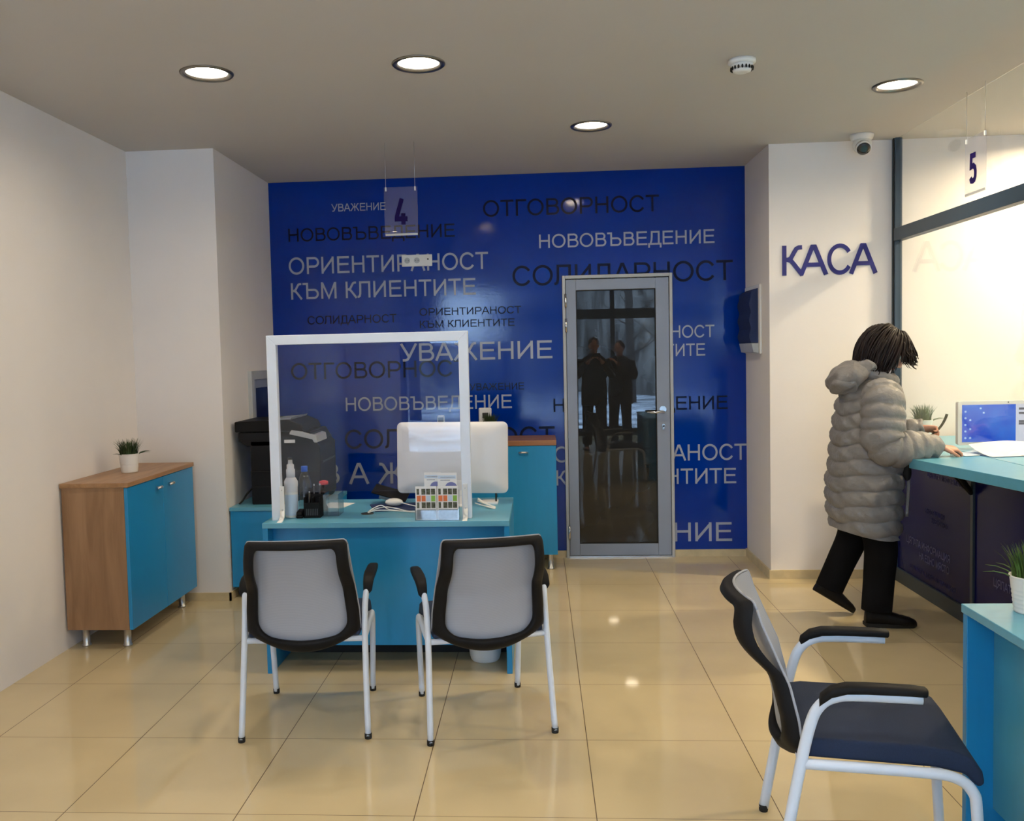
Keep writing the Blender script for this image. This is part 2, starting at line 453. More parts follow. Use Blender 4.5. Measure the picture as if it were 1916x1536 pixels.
def text_mb(text, o, xd, yd, width, cap, stroke=SW, depth=0.0008, mb=None):
    """letters on a plane: o = left end of the baseline, xd/yd unit directions, face along xd x yd"""
    o, xd, yd = Vector(o), Vector(xd), Vector(yd); nd = xd.cross(yd)
    tot = sum(G[c][0] for c in text)
    first = 0.1 if text[0] != ' ' else 0
    sx = width/(tot-0.17)
    mb = mb or MB(); x = -first
    for c in text:
        for si, st in enumerate(G[c][1]):
            l, r = ribbon(st, stroke); dep = depth+.00025*si
            k = len(l)
            def W(p, d): return o+xd*((x+p.x)*sx)+yd*(p.y*cap)+nd*d
            v = [W(p, dep) for p in l]+[W(p, dep) for p in r]+[W(p, 0) for p in l]+[W(p, 0) for p in r]
            f = []
            for i in range(k-1):
                f += [(i, k+i, k+i+1, i+1), (i, i+1, 2*k+i+1, 2*k+i), (k+i+1, k+i, 3*k+i, 3*k+i+1)]
            f += [(0, 2*k, 3*k, k), (k-1, 2*k-1, 4*k-1, 3*k-1)]
            mb.add(v, f)
        x += G[c][0]
    return mb

# ------------------------------------------------------------------ room shell
YB, H = 6.708, 2.833
XL, XP = -2.537, 1.508          # left wall, side face of the right pier
XA, YA, YP = -1.98, 5.56, 6.03  # alcove side, alcove front face, pier front face
XR, YF = 5.2, -3.2              # far right wall of the cash room, shop front
LIGHTS = [(-1.484, 4.124), (-0.51, 4.121), (0.333, 5.368), (1.837, 4.786),
          (-1.484, 1.6), (-0.2, 1.6), (1.15, 1.6), (-1.484, -1.2), (1.15, -1.2), (-0.2, -2.2)]  # lamps in this row are unseen, added to light the room
LIGHTS_K = [(3.35, 5.55), (3.62, 3.4), (3.9, 0.8)]

struct('floor', MB().box(XL-.3, XR+.2, YF-.2, YB+.4, -.1, 0), M['floor'])
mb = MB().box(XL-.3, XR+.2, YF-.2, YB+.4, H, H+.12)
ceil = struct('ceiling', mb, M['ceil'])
cut = MB()
for x, y in LIGHTS+LIGHTS_K: cut.lathe([(.1, H-.05), (.1, H+.07)], (x, y, 0), 40)
co = cut.build('lamp_recess', M['ceil'])
bo = ceil.modifiers.new('recess', 'BOOLEAN'); bo.object = co; bo.operation = 'DIFFERENCE'; bo.solver = 'EXACT'
dg = bpy.context.evaluated_depsgraph_get()
me = bpy.data.meshes.new_from_object(ceil.evaluated_get(dg))
ceil.modifiers.clear(); ceil.data = me
bpy.data.objects.remove(co)

struct('wall_left', MB().box(XL-.2, XL, YF-.2, YA, 0, H), M['wall'])
struct('wall_alcove_left', MB().box(XL-.2, XA, YA, YB+.3, 0, H), M['wall'])
struct('wall_pier_right', MB().box(XP, XR+.2, YP, YB+.3, 0, H), M['wall'])
struct('wall_right', MB().box(XR, XR+.2, YF-.2, YP, 0, H), M['wall'])
# back wall with its door opening
DX0, DX1, DZ = 0.185, 0.981, 2.083
wb = MB()
wb.box(XA, DX0, YB, YB+.3, 0, H); wb.box(DX1, XP, YB, YB+.3, 0, H); wb.box(DX0, DX1, YB, YB+.3, DZ, H)
wall_back = struct('wall_back', wb, M['blue'], label='glossy blue back wall printed with grey words')
TEXTS = [
('УВАЖЕНИЕ','l',-1.503,-1.103,2.606,0.056), ('НОВОВЪВЕДЕНИЕ','d',-1.840,-0.596,2.393,0.097),
('ОРИЕНТИРАНОСТ','l',-1.838,-0.357,2.151,0.125), ('КЪМ КЛИЕНТИТЕ','l',-1.834,-0.451,1.965,0.122),
('СОЛИДАРНОСТ','d',-1.713,-1.047,1.776,0.062), ('ОРИЕНТИРАНОСТ','d',-0.868,-0.119,1.820,0.054),
('КЪМ КЛИЕНТИТЕ','d',-0.870,-0.168,1.729,0.054), ('ОТГОВОРНОСТ','d',-0.376,0.891,2.530,0.120),
('НОВОВЪВЕДЕНИЕ','l',0.023,1.288,2.290,0.099), ('СОЛИДАРНОСТ','d',-0.170,1.413,2.019,0.147),
('ОРИЕНТИРАНОСТ','l',0.270,1.280,1.611,0.090), ('КЪМ КЛИЕНТИТЕ','l',0.275,1.214,1.478,0.090),
('УВАЖЕНИЕ','l',-1.010,0.103,1.484,0.132), ('ОТГОВОРНОСТ','d',-1.847,-0.532,1.365,0.124),
('УВАЖЕНИЕ','d',-0.507,-0.108,1.258,0.052), ('НОВОВЪВЕДЕНИЕ','l',-1.446,-0.202,1.121,0.102),
('СОЛИДАРНОСТ','d',-1.454,0.107,0.837,0.144), ('У В А Ж Е Н И Е','l',-1.850,-0.124,0.571,0.158),
('НОВОВЪВЕДЕНИЕ','d',0.107,1.372,1.085,0.099), ('ОРИЕНТИРАНОСТ','l',0.112,1.504,0.711,0.118),
('КЪМ КЛИЕНТИТЕ','l',0.117,1.429,0.539,0.113), ('УВАЖЕНИЕ','l',0.232,1.395,0.112,0.140)]
for t, c, x0, x1, z, cap in TEXTS:
    mb = text_mb(t, (x0, YB-.0015, z), (1, 0, 0), (0, 0, 1), x1-x0, cap)
    # leave out what would stand in the door opening
    keep = [f for f in mb.f if not all(DX0-.001 < mb.v[i].x < DX1+.001 and mb.v[i].z < DZ for i in f)]
    mb.f = keep; mb.sm = [False]*len(keep)
    mb.build('printed_word', M['light_ink'] if c == 'l' else M['dark_ink'], wall_back, fix=False)

struct('door_light_block', MB().box(DX0-.2, DX1+.2, YB+.3, YB+.4, -.1, H), M['dgrey'])  # unseen slab added behind the door to stop sky light leaking in
# skirting
sk = MB().box(XA, DX0-.0, YB-.012, YB, 0, .052); struct('baseboard_back', sk, M['skirt'])
struct('baseboard_back', MB().box(DX1, XP, YB-.012, YB, 0, .052), M['skirt'])
struct('baseboard_pier', MB().box(XP-.012, XP, YP-.012, YB, 0, .058).box(XP, 2.27, YP-.012, YP, 0, .058), M['skirt'])
struct('baseboard_left', MB().box(XL, XA+.012, YA-.012, YA, 0, .052).box(XA, XA+.012, YA-.012, YB, 0, .052), M['skirt'])

# door_1: grey aluminium glazed door in the blue wall
d1 = bpy.data.objects.new('door_1', None); COL.objects.link(d1); d1.location = (DX0, YB, 0); d1['kind'] = 'structure'
d1['label'] = 'grey aluminium door with one tall dark glass pane'
fr = MB()
fr.box(DX0, DX0+.022, YB-.03, YB+.1, 0, DZ); fr.box(DX1-.022, DX1, YB-.03, YB+.1, 0, DZ); fr.box(DX0+.022, DX1-.022, YB-.03, YB+.1, DZ-.024, DZ)
fr.build('door_frame', M['alu_l'], d1, bevel=.003)
LX0, LX1, LZ0, LZ1 = DX0+.025, DX1-.025, .014, DZ-.03
gx0, gx1, gz0, gz1 = .284, .861, .102, 1.975
lf = MB()
lf.box(LX0, gx0, YB-.018, YB+.04, LZ0, LZ1); lf.box(gx1, LX1, YB-.018, YB+.04, LZ0, LZ1)
lf.box(gx0, gx1, YB-.018, YB+.04, LZ0, gz0); lf.box(gx0, gx1, YB-.018, YB+.04, gz1, LZ1)
lf.build('door_leaf', M['alu'], d1, bevel=.003)
gk = MB()
for a in ((gx0, gx0+.006, gz0, gz1), (gx1-.006, gx1, gz0, gz1), (gx0, gx1, gz0, gz0+.006), (gx0, gx1, gz1-.006, gz1)):
    gk.box(a[0], a[1], YB-.012, YB, a[2], a[3])
gk.build('door_gasket', M['rubber'], d1)
MB().box(gx0, gx1, YB+.0, YB+.03, gz0, gz1).build('door_pane', M['dark_glass'], d1)
hd = MB().lathe([(.025, 0), (.025, .01)], (.903, YB-.018, 1.092), 24, axis='y')
hd.tube([(.903, YB-.02, 1.075), (.903, YB-.065, 1.075)], .009); hd.tube([(.912, YB-.065, 1.075), (.785, YB-.065, 1.075)], .009)
hd.build('door_handle', M['chrome'], d1)
MB().lathe([(.011, 0), (.011, .012)], (.905, YB-.018, .975), 20, axis='y').box(.898, .912, YB-.03, YB-.017, .945, .975).build('door_lock', M['chrome'], d1)
for z in (1.90, 1.72, .19):
    MB().tube([(DX0+.024, YB-.034, z-.05), (DX0+.024, YB-.034, z+.05)], .009).build('door_hinge', M['chrome'], d1)
MB().box(DX0, DX1, YB-.02, YB+.1, 0, .012).build('door_sill', M['steel'], d1)

# window_1: grey framed pane on the side of the left alcove
w1 = bpy.data.objects.new('window_1', None); COL.objects.link(w1); w1.location = (XA, 6.07, .86); w1['kind'] = 'structure'
w1['label'] = 'grey framed dark pane beside the black printer'
f1 = MB()
for y0, y1, z0, z1 in ((6.07, 6.13, .86, 1.445), (6.62, 6.68, .86, 1.445), (6.13, 6.62, 1.385, 1.445), (6.13, 6.62, .86, .92)):
    f1.box(XA-.01, XA+.028, y0, y1, z0, z1)
f1.build('window_frame', M['alu_l'], w1, bevel=.004)
f2 = MB()
for y0, y1, z0, z1 in ((6.13, 6.19, .92, 1.385), (6.56, 6.62, .92, 1.385), (6.19, 6.56, 1.325, 1.385), (6.19, 6.56, .92, .98)):
    f2.box(XA-.01, XA+.016, y0, y1, z0, z1)
f2.build('window_sash', M['alu'], w1, bevel=.003)
MB().box(XA-.01, XA+.006, 6.19, 6.56, .98, 1.325).build('window_pane', M['dark_glass'], w1)

# shop front behind the camera: what the glass door, desk screen and floor mirror
wf = MB()
MULL = [-1.78, -.88, .42, 1.36, 2.25, 3.3, 4.3]
wf.box(XL, MULL[0]-.04, YF-.2, YF, 0, H); wf.box(XL, XR, YF-.2, YF, 2.74, H); wf.box(XL, .42, YF-.2, YF, 0, .25); wf.box(MULL[-1]+.04, XR, YF-.2, YF, 0, H)
struct('wall_front', wf, M['wall'])
fm = MB()
for x in MULL: fm.box(x-.04, x+.04, YF-.12, YF-.04, 0, 2.74)
fm.box(MULL[1], MULL[-1], YF-.12, YF-.04, 2.12, 2.3); fm.box(MULL[0], MULL[-1], YF-.12, YF-.04, 2.68, 2.76)
fm.box(MULL[0], MULL[-1], YF-.12, YF-.04, 0, .12)
w2 = struct('window_2', fm, M['slate'], label='shop front glazing behind the camera')
for a, b in zip(MULL, MULL[1:]):
    if a == MULL[0]:
        MB().box(a+.04, b-.04, YF-.085, YF-.078, .12, 2.68).build('window_pane', M['glass'], w2)
    else:
        MB().box(a+.04, b-.04, YF-.085, YF-.078, .12, 2.12).build('window_pane', M['glass'], w2)
        MB().box(a+.04, b-.04, YF-.085, YF-.078, 2.3, 2.68).build('window_pane', M['glass'], w2)
    pl = bpy.data.lights.new('daylight_portal', 'AREA'); pl.shape = 'RECTANGLE'; pl.size = b-a-.08; pl.size_y = 2.6
    pl.cycles.is_portal = True
    po = bpy.data.objects.new('daylight_portal', pl); COL.objects.link(po); po.parent = w2
    po.location = ((a+b)/2, YF-.2, 1.4); po.rotation_euler = (-PI/2, 0, 0)
struct('trim_street', MB().box(-30, 30, -40, YF-.2, -.3, -.12), M['snow'], label='snowy ground outside the shop front')
wd = MB()
def woods(u, v):
    x = -34+68*u; z = -.2+9.5*v*(1-.74*max(0, min(1, min(x+9, -.6-x)/.8)))
    return (x, -22-2*math.sin(u*40)-1.2*math.sin(u*97+v*6)-4*v, z+(.9*math.sin(u*63)+.6*math.sin(u*151))*(v > .9))
wd.grid(woods, 160, 24)
tag(wd.build('woodland', M['woods'], fix=False), 'dense winter woodland across the street, seen only as a reflection', 'woodland', kind='stuff')
for k in range(9):
    x = -7+k*1.9+random.uniform(-.5, .5); y = -9-random.uniform(0, 7)
    t = MB(); hh = random.uniform(6, 8)
    t.tube([(x, y, -.15), (x+random.uniform(-.1, .1), y, hh*.5), (x+random.uniform(-.4, .4), y, hh)], [.16, .12, .03], 8)
    for q in range(26):
        z = random.uniform(1.2, hh-.3); a = random.uniform(0, 2*PI); l = random.uniform(.6, 1.9)
        t.tube([(x, y, z), (x+math.cos(a)*l*.5, y+math.sin(a)*l*.5, z+l*.25), (x+math.cos(a)*l, y+math.sin(a)*l, z+l*.65)], [.035, .02, .006], 5)
    tag(t.build('bare_tree', M['bark']), 'bare winter tree outside the shop front, seen only as a reflection', 'tree', 'winter trees outside')

# ------------------------------------------------------------------ ceiling lamps
LBL = ['round recessed ceiling lamp above the oak-topped cupboard, leftmost in the photo',
       'round recessed ceiling lamp above the desk, left of the hanging number 4',
       'smallest round recessed ceiling lamp, in front of the glass door',
       'round recessed ceiling lamp nearest the security camera and cash glass']
LBL[1] = 'round recessed ceiling lamp second from the left, above the desk screen'
for i, (x, y) in enumerate(LIGHTS+LIGHTS_K):
    kasa = i >= len(LIGHTS)
    lab = LBL[i] if i < 4 else ('round recessed ceiling lamp outside the picture over the cash room' if kasa else 'round recessed ceiling lamp out of view, added to light the room')
    t = thing('ceiling_light', lab, 'ceiling light', (x, y, H), 'recessed round ceiling lights')
    MB().lathe([(.093, .003), (.097, -.006), (.114, -.009), (.12, -.003), (.12, .0), (.093, .004)], (x, y, H), 48, cap=False).build('trim_ring', M['trimring'], t)
    MB().lathe([(.096, -.001), (.092, .02), (.090, .05)], (x, y, H), 40, cap=False).build('reflector', M['reflector'], t, fix=False)
    MB().lathe([(.001, .0), (.05, .002), (.091, .006)], (x, y, H+.012), 40, cap=False).build('diffuser', M['lampkasa'] if kasa else M['lampglass'], t)

# ------------------------------------------------------------------ things on ceiling and walls
t = thing('smoke_detector', 'white smoke detector with dark vents on the ceiling', 'smoke detector', (.951, 4.271, H))
MB().lathe([(.062, 0), (.062, -.014), (.05, -.02)], (.951, 4.271, H), 36).build('base', M['plastic_w'], t)
MB().lathe([(.05, -.018), (.048, -.036), (.043, -.04)], (.951, 4.271, H), 36).build('chamber', M['plastic_w'], t)
v = MB()
for k in range(18):
    a = 2*PI*k/18; c = Vector((.951+.0485*math.cos(a), 4.271+.0485*math.sin(a), H-.04))
    v.ball(c, (.0045, .0045, .009), 8, 6)
v.build('vent_slots', M['rubber'], t)
MB().lathe([(.043, -.042), (.04, -.052), (.025, -.058)], (.951, 4.271, H), 36).build('cap', M['plastic_w'], t)

cx, cy = 2.035, 5.86
t = thing('security_camera', 'white dome security camera on the ceiling above the КАСА lettering', 'security camera', (cx, cy, H))
MB().lathe([(.07, 0), (.07, -.012), (.064, -.03), (.056, -.036)], (cx, cy, H), 36).build('base', M['plastic_w'], t)
MB().ball((cx, cy-.004, H-.062), .056, 28, 18).build('ball_housing', M['plastic_w'], t)
dv = Vector((-.12, -.8, -.58)).normalized()
q = Vector((0, 0, 1)).rotation_difference(dv).to_matrix().to_4x4()
lens = MB().lathe([(.046, 0), (.046, .02), (.042, .026), (.036, .026)], (0, 0, 0), 32)
lens.xf(Matrix.Translation(Vector((cx, cy-.004, H-.062))+dv*.036) @ q).build('lens_hood', M['plastic_w'], t)
MB().lathe([(.040, 0), (.040, .002), (.02, .006)], (0, 0, 0), 32).xf(Matrix.Translation(Vector((cx, cy-.004, H-.062))+dv*.0615) @ q).build('lens', M['dark_glass'], t)

t = thing('wall_lettering', 'navy blue КАСА lettering on the white wall', 'lettering', (1.585, YP, 1.985))
adv = [(1.590, .118, 'К'), (1.718, .160, 'А'), (1.884, .148, 'С'), (2.033, .156, 'А')]
for x, w, ch in adv:
    mb = MB(); sxv = w/(G[ch][0]-(.2 if ch in 'К' else .1))
    text_mb(ch, (x, YP-.0005, 1.988), (1, 0, 0), (0, 0, 1), (G[ch][0]-.17)*sxv, .192, stroke=.14, depth=.006, mb=mb)
    mb.build('letter', M['navy_ink'], t, fix=False)

# electrical style box edge-on on the pier side
t = thing('wall_box', 'white framed wall box with dark blue face beside the КАСА wall', 'wall box', (XP, 6.45, 1.7))
MB().box(XP-.016, XP, 6.23, 6.66, 1.485, 1.955).build('back_plate', M['plastic_w'], t, bevel=.004)
prof = [(XP-.016, 1.56), (XP-.062, 1.56)]+[(XP-.07-.006*math.sin(k*1.05), 1.58+k*.018) for k in range(18)]+[(XP-.06, 1.905), (XP-.016, 1.93)]
MB().prism(prof, 'y', 6.27, 6.63).build('face', M['navy'], t)
MB().prism([(XP-.016, 1.49), (XP-.05, 1.495), (XP-.064, 1.558), (XP-.016, 1.558)], 'y', 6.26, 6.64).build('lower_lip', M['alu_l'], t, bevel=.003)

# hanging number signs
def hanging_sign(corner, ud, wd, hgt, digit, wires, label):
    """corner = lower left of panel, ud = direction along its width"""
    c = Vector(corner); ud = Vector(ud); nd = ud.cross(Vector((0, 0, 1)))
    t = thing('hanging_sign', label, 'sign', c)
    def P(u, z, d=0): return c+ud*u+Vector((0, 0, z))+nd*d
    b = MB(); b.add([P(0, 0, -.002), P(wd, 0, -.002), P(wd, hgt, -.002), P(0, hgt, -.002), P(0, 0, .002), P(wd, 0, .002), P(wd, hgt, .002), P(0, hgt, .002)],
          [(3, 2, 1, 0), (4, 5, 6, 7), (0, 1, 5, 4), (1, 2, 6, 5), (2, 3, 7, 6), (3, 0, 4, 7)])
    b.build('panel', M['sign'], t)
    text_mb(digit[0], P(digit[1], digit[2], .003), ud, (0, 0, 1), (G[digit[0]][0]-.17)*digit[4]*digit[3], digit[3], stroke=.19).build('number', M['purple_ink'], t, fix=False)
    le = MB(); q4 = [P(0.004, .002, .0025), P(wd-.004, .002, .0025), P(wd-.004, .014, .004), P(0.004, .014, .004)]  # pale strip standing in for glare along the panel's lower fold
    le.add(q4+[p-nd*.001 for p in q4], [(0, 1, 2, 3), (7, 6, 5, 4), (0, 4, 5, 1), (1, 5, 6, 2), (2, 6, 7, 3), (3, 7, 4, 0)]); le.build('lower_edge_glare', M['alu_l'], t)
    for w in wires:
        MB().tube([P(w, hgt-.012), P(w, H-c.z)], .0012, 6).build('wire', M['steel'], t)
        MB().box(*sum(zip(P(w, hgt-.012)-Vector((.004, .004, .012)), P(w, hgt-.012)+Vector((.004, .004, .012))), ())).build('clip', M['plastic_w'], t)
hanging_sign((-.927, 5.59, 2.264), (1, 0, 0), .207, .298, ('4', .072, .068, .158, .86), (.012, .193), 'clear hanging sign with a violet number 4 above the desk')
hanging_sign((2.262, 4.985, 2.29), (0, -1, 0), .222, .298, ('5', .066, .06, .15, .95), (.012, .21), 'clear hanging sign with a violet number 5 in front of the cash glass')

t = thing('socket_strip', 'white wall plate with two power sockets on the blue wall', 'socket', (-.88, YB, 2.22))
MB().box(-.992, -.766, YB-.012, YB, 2.184, 2.27).build('plate', M['plastic_w'], t, bevel=.004)
for x in (-.951, -.879):
    sck = MB().lathe([(.021, -.001), (.021, .003)], (x, YB-.012, 2.227), 28, axis='y').build('socket', M['alu_l'], t)
    MB().lathe([(.003, 0), (.003, .003)], (x-.009, YB-.0125, 2.227), 10, axis='y').lathe([(.003, 0), (.003, .003)], (x+.009, YB-.0125, 2.227), 10, axis='y').build('pin_hole', M['rubber'], sck)
MB().lathe([(.006, 0), (.006, .003)], (-.797, YB-.012, 2.235), 14, axis='y').build('antenna_port', M['rubber'], t)

t = thing('wall_switch', 'square white wall socket on the blue wall above the monitor', 'socket', (-.40, YB, 1.07))
MB().box(-.448, -.352, YB-.02, YB, 1.018, 1.128).build('plate', M['plastic_w'], t, bevel=.012, seg=3)
MB().box(-.42, -.375, YB-.024, YB-.019, 1.052, 1.092).build('insert', M['dgrey'], t, bevel=.003)

# ------------------------------------------------------------------ potted grasses
def potted_grass(loc, r_top, h_pot, h_grass, label, ribs=False, seed=0, m=None, spread=1.0):
    rnd = random.Random(seed)
    x, y, z = loc
    t = thing('potted_grass', label, 'plant', loc, 'small potted grasses')
    rb = r_top*.78
    prof = [(rb*.96, 0), (rb, .003)]
    for k in range(1, 25):
        u = k/25; rr = rb+(r_top*.97-rb)*u
        if ribs: rr -= .0016*(k % 3 == 0)*(u < .62)
        else: rr -= .0012*(abs(u-.42) < .03)
        prof.append((rr, h_pot*u*.97))
    prof += [(r_top, h_pot*.97), (r_top*1.01, h_pot), (r_top*.93, h_pot), (r_top*.9, h_pot*.88)]
    MB().lathe(prof, loc, 40).build('pot', M['pot'], t)
    MB().lathe([(r_top*.91, h_pot*.87), (r_top*.5, h_pot*.9), (.001, h_pot*.91)], loc, 30).build('soil', M['soil'], t)
    g = MB()
    for k in range(260):
        a = rnd.uniform(0, 2*PI); rr = r_top*.82*math.sqrt(rnd.random())
        b = Vector((x+rr*math.cos(a), y+rr*math.sin(a), z+h_pot*.86))
        out = Vector((math.cos(a), math.sin(a), 0))*(rr/r_top)*rnd.uniform(.2, .9)*spread + Vector((rnd.uniform(-.3, .3), rnd.uniform(-.3, .3), 0))
        L_ = h_grass*rnd.uniform(.6, 1.08)+h_pot*.14
        side = Vector((-math.sin(a+rnd.uniform(-1, 1)), math.cos(a), 0)).normalized()
        pts = []
        for q in range(5):
            u = q/4
            p = b+out*(L_*.55*u*u)+Vector((0, 0, L_*(u-.22*u*u*out.length)))
            w = .0021*(1-u)**.6+.0002
            pts.append((p-side*w, p+side*w))
        v = [p for pr in pts for p in pr]
        g.add(v, [(2*q, 2*q+1, 2*q+3, 2*q+2) for q in range(4)], True)
    for k in range(5):
        a = rnd.uniform(0, 2*PI); d = Vector((math.cos(a), math.sin(a), 0)); b = Vector((x, y, z+h_pot*.9))+d*r_top*.7
        pts = [b+d*(h_grass*.9*u)+Vector((0, 0, h_grass*(.55*u-.35*u*u))) for u in (0, .33, .66, 1)]
        g.tube(pts, [.0022, .002, .0015, .0004], 5)
    g.build('grass', m or M['grass'], t, fix=False)
    return t

# ------------------------------------------------------------------ oak and teal cupboard by the left wall
CX0, CX1, CY0, CY1, CZ0, CZ1 = -2.525, -2.166, 4.595, 5.500, .108, .868
t = thing('cupboard', 'oak cupboard with two teal doors against the left wall', 'cupboard', (-2.35, 5.05, 0))
b = MB()
b.box(CX0, CX1-.02, CY0, CY0+.02, CZ0, CZ1); b.box(CX0, CX1-.02, CY1-.02, CY1, CZ0, CZ1)
b.box(CX0, CX1-.02, CY0+.02, CY1-.02, CZ0, CZ0+.02); b.box(CX0, CX0+.01, CY0+.02, CY1-.02, CZ0+.02, CZ1)
b.build('carcass', M['oak_v'], t, bevel=.001)
MB().box(CX0-.006, CX1+.006, CY0-.006, CY1+.006, CZ1, CZ1+.024).build('top_board', M['oak_h'], t, bevel=.002)
ym = (CY0+CY1)/2
for y0, y1, hy in ((CY0+.001, ym-.0015, ym-.085), (ym+.0015, CY1-.001, ym+.085)):
    d = MB().box(CX1-.019, CX1, y0, y1, CZ0+.001, CZ1-.003).build('door', M['teal'], t, bevel=.001)
    hb = MB().tube([(CX1, hy, .815), (CX1+.018, hy, .815)], .006, 12)
    hb.tube(smooth_path([(CX1+.016, hy-.028, .811), (CX1+.026, hy-.01, .816), (CX1+.026, hy+.01, .816), (CX1+.016, hy+.028, .811)]), .008, 10)
    hb.build('door_handle', M['steel'], d)
for x, y in ((CX0+.06, CY0+.08), (CX1-.07, CY0+.08), (CX0+.06, CY1-.08), (CX1-.07, CY1-.08)):
    MB().lathe([(.024, 0), (.024, .008), (.019, .012), (.019, .1), (.026, .103), (.026, CZ0)], (x, y, 0), 24).build('leg', M['steel'], t)
potted_grass((-2.36, 5.05, CZ1+.024), .058, .108, .09, 'small grass in a white pot on the oak cupboard by the left wall', seed=1, m=M['grass_d'])

# ------------------------------------------------------------------ front desk with its screen
DKX0, DKX1, DKY0, DKY1, DKZ = -1.338, -.150, 4.235, 4.935, .737
t = thing('desk', 'teal desk with the white-framed clear screen, behind two chairs', 'desk', (-.745, 4.58, 0))
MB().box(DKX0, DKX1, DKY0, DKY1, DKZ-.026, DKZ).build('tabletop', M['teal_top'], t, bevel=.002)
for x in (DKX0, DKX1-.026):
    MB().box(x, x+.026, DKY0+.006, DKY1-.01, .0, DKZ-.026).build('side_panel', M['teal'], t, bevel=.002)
MB().box(DKX0+.026, DKX1-.026, DKY0+.085, DKY0+.105, .115, DKZ-.026).build('front_panel', M['teal'], t)
MB().box(DKX0+.026, DKX1-.026, DKY0+.325, DKY0+.345, .0, .14).build('kick_board', M['rubber'], t)
MB().lathe([(.032, -.004), (.032, .003), (.026, .004)], (-.87, 4.47, DKZ), 24).build('cable_grommet', M['dgrey'], t)

t = thing('desk_screen', 'clear protective screen in a white frame standing on the desk', 'screen', (-.82, 4.325, DKZ))
SY0, SY1, SZ1 = 4.306, 4.346, 1.637
sx0, sx1, wst = -1.309, -.332, .046
MB().prism([(sx0, DKZ), (sx0+wst, DKZ), (sx0+wst, SZ1-wst), (sx0, SZ1)], 'y', SY0, SY1).build('frame_stile', M['frame_w'], t, bevel=.002)
MB().prism([(sx1, DKZ), (sx1, SZ1), (sx1-wst, SZ1-wst), (sx1-wst, DKZ)], 'y', SY0, SY1).build('frame_stile', M['frame_w'], t, bevel=.002)
MB().prism([(sx0, SZ1), (sx0+wst, SZ1-wst), (sx1-wst, SZ1-wst), (sx1, SZ1)], 'y', SY0, SY1).build('frame_rail', M['frame_w'], t, bevel=.002)
MB().box(sx0+wst-.006, sx1-wst+.006, 4.323, 4.328, .872, SZ1-wst+.006).build('pane', M['acrylic'], t)
for x, w in ((sx0+.043, .022), (sx1-.040, .022)):
    f = MB().box(x, x+w, SY0-.006, SY0, DKZ+.03, .905)
    f.loft([[Vector((x, SY0-.006-q[0], DKZ+q[1])), Vector((x+w, SY0-.006-q[0], DKZ+q[1])), Vector((x+w, SY0-q[2], DKZ+q[3])), Vector((x, SY0-q[2], DKZ+q[3]))]
            for q in ((0, .05, 0, .05), (.004, .028, -.0, .03), (.018, .01, .012, .018), (.04, .001, .038, .007), (.062, .0005, .062, .005))])
    fo = f.build('foot_bracket', M['plastic_w'], t)
    for z in (.885, .79):
        MB().lathe([(.004, 0), (.003, .002)], (x+w/2, SY0-.006, z), 12, axis='y').build('screw', M['steel'], fo)

# ------------------------------------------------------------------ things on the desk
t = thing('spray_bottle', 'white spray bottle with clear cap on the desk beside the screen foot', 'bottle', (-1.236, 4.40, DKZ))
o = (-1.236, 4.40, DKZ)
MB().lathe([(.030, 0), (.032, .006), (.032, .15), (.034, .158), (.034, .178), (.027, .192), (.021, .2)], o, 28).build('body', M['plastic_w'], t)
MB().lathe([(.0324, .012), (.0324, .115)], o, 28, cap=False).build('label_band', M['pale_blue'], t)
MB().lathe([(.0215, .198), (.0215, .238), (.018, .242), (.018, .262), (.012, .266), (.010, .285)], o, 24).build('pump', M['plastic_w'], t)
MB().lathe([(.012, .262), (.0115, .298), (.009, .3)], o, 20).build('cap', M['clearplastic'], t)

t = thing('water_bottle', 'small clear water bottle with blue cap beside the spray bottle', 'bottle', (-1.185, 4.47, DKZ))
o = (-1.185, 4.47, DKZ)
pr = [(.026, 0), (.0305, .006)]
for k in range(14): pr.append((.0315-.0014*(k % 2), .012+k*.0085))
pr += [(.0325, .132), (.0325, .15), (.030, .17), (.024, .195), (.016, .212), (.0135, .218), (.0135, .224)]
MB().lathe(pr, o, 28).build('body', M['clearplastic'], t)
MB().lathe([(.0328, .04), (.0328, .10)], o, 28, cap=False).build('label_band', M['clearplastic'], t)
MB().lathe([(.0165, .218), (.0165, .243), (.0155, .245)], o, 24).build('cap', M['bluecap'], t)

t = thing('pen_organiser', 'black pen organiser on the desk beside the water bottle', 'organiser', (-1.13, 4.43, DKZ))
x0, x1, y0, y1 = -1.168, -1.085, 4.37, 4.47
og = MB()
for a in ((x0, x1, y0, y0+.004, 0, .075), (x0, x1, y1-.004, y1, 0, .135), (x0, x0+.004, y0, y1, 0, .1), (x1-.004, x1, y0, y1, 0, .1), (x0, x1, y0, y1, 0, .004), (x0, x1, y0+.05, y0+.054, 0, .11), ((x0+x1)/2-.002, (x0+x1)/2+.002, y0, y1, 0, .1)):
    og.box(a[0], a[1], a[2], a[3], DKZ+a[4], DKZ+a[5])
og.build('tray', M['black_s'], t, bevel=.001)
sl = MB()
for k in range(7): sl.box(x0+.012+k*.009, x0+.0165+k*.009, y0-.001, y0+.002, DKZ+.012, DKZ+.045)
sl.build('slots', M['dgrey'], t)
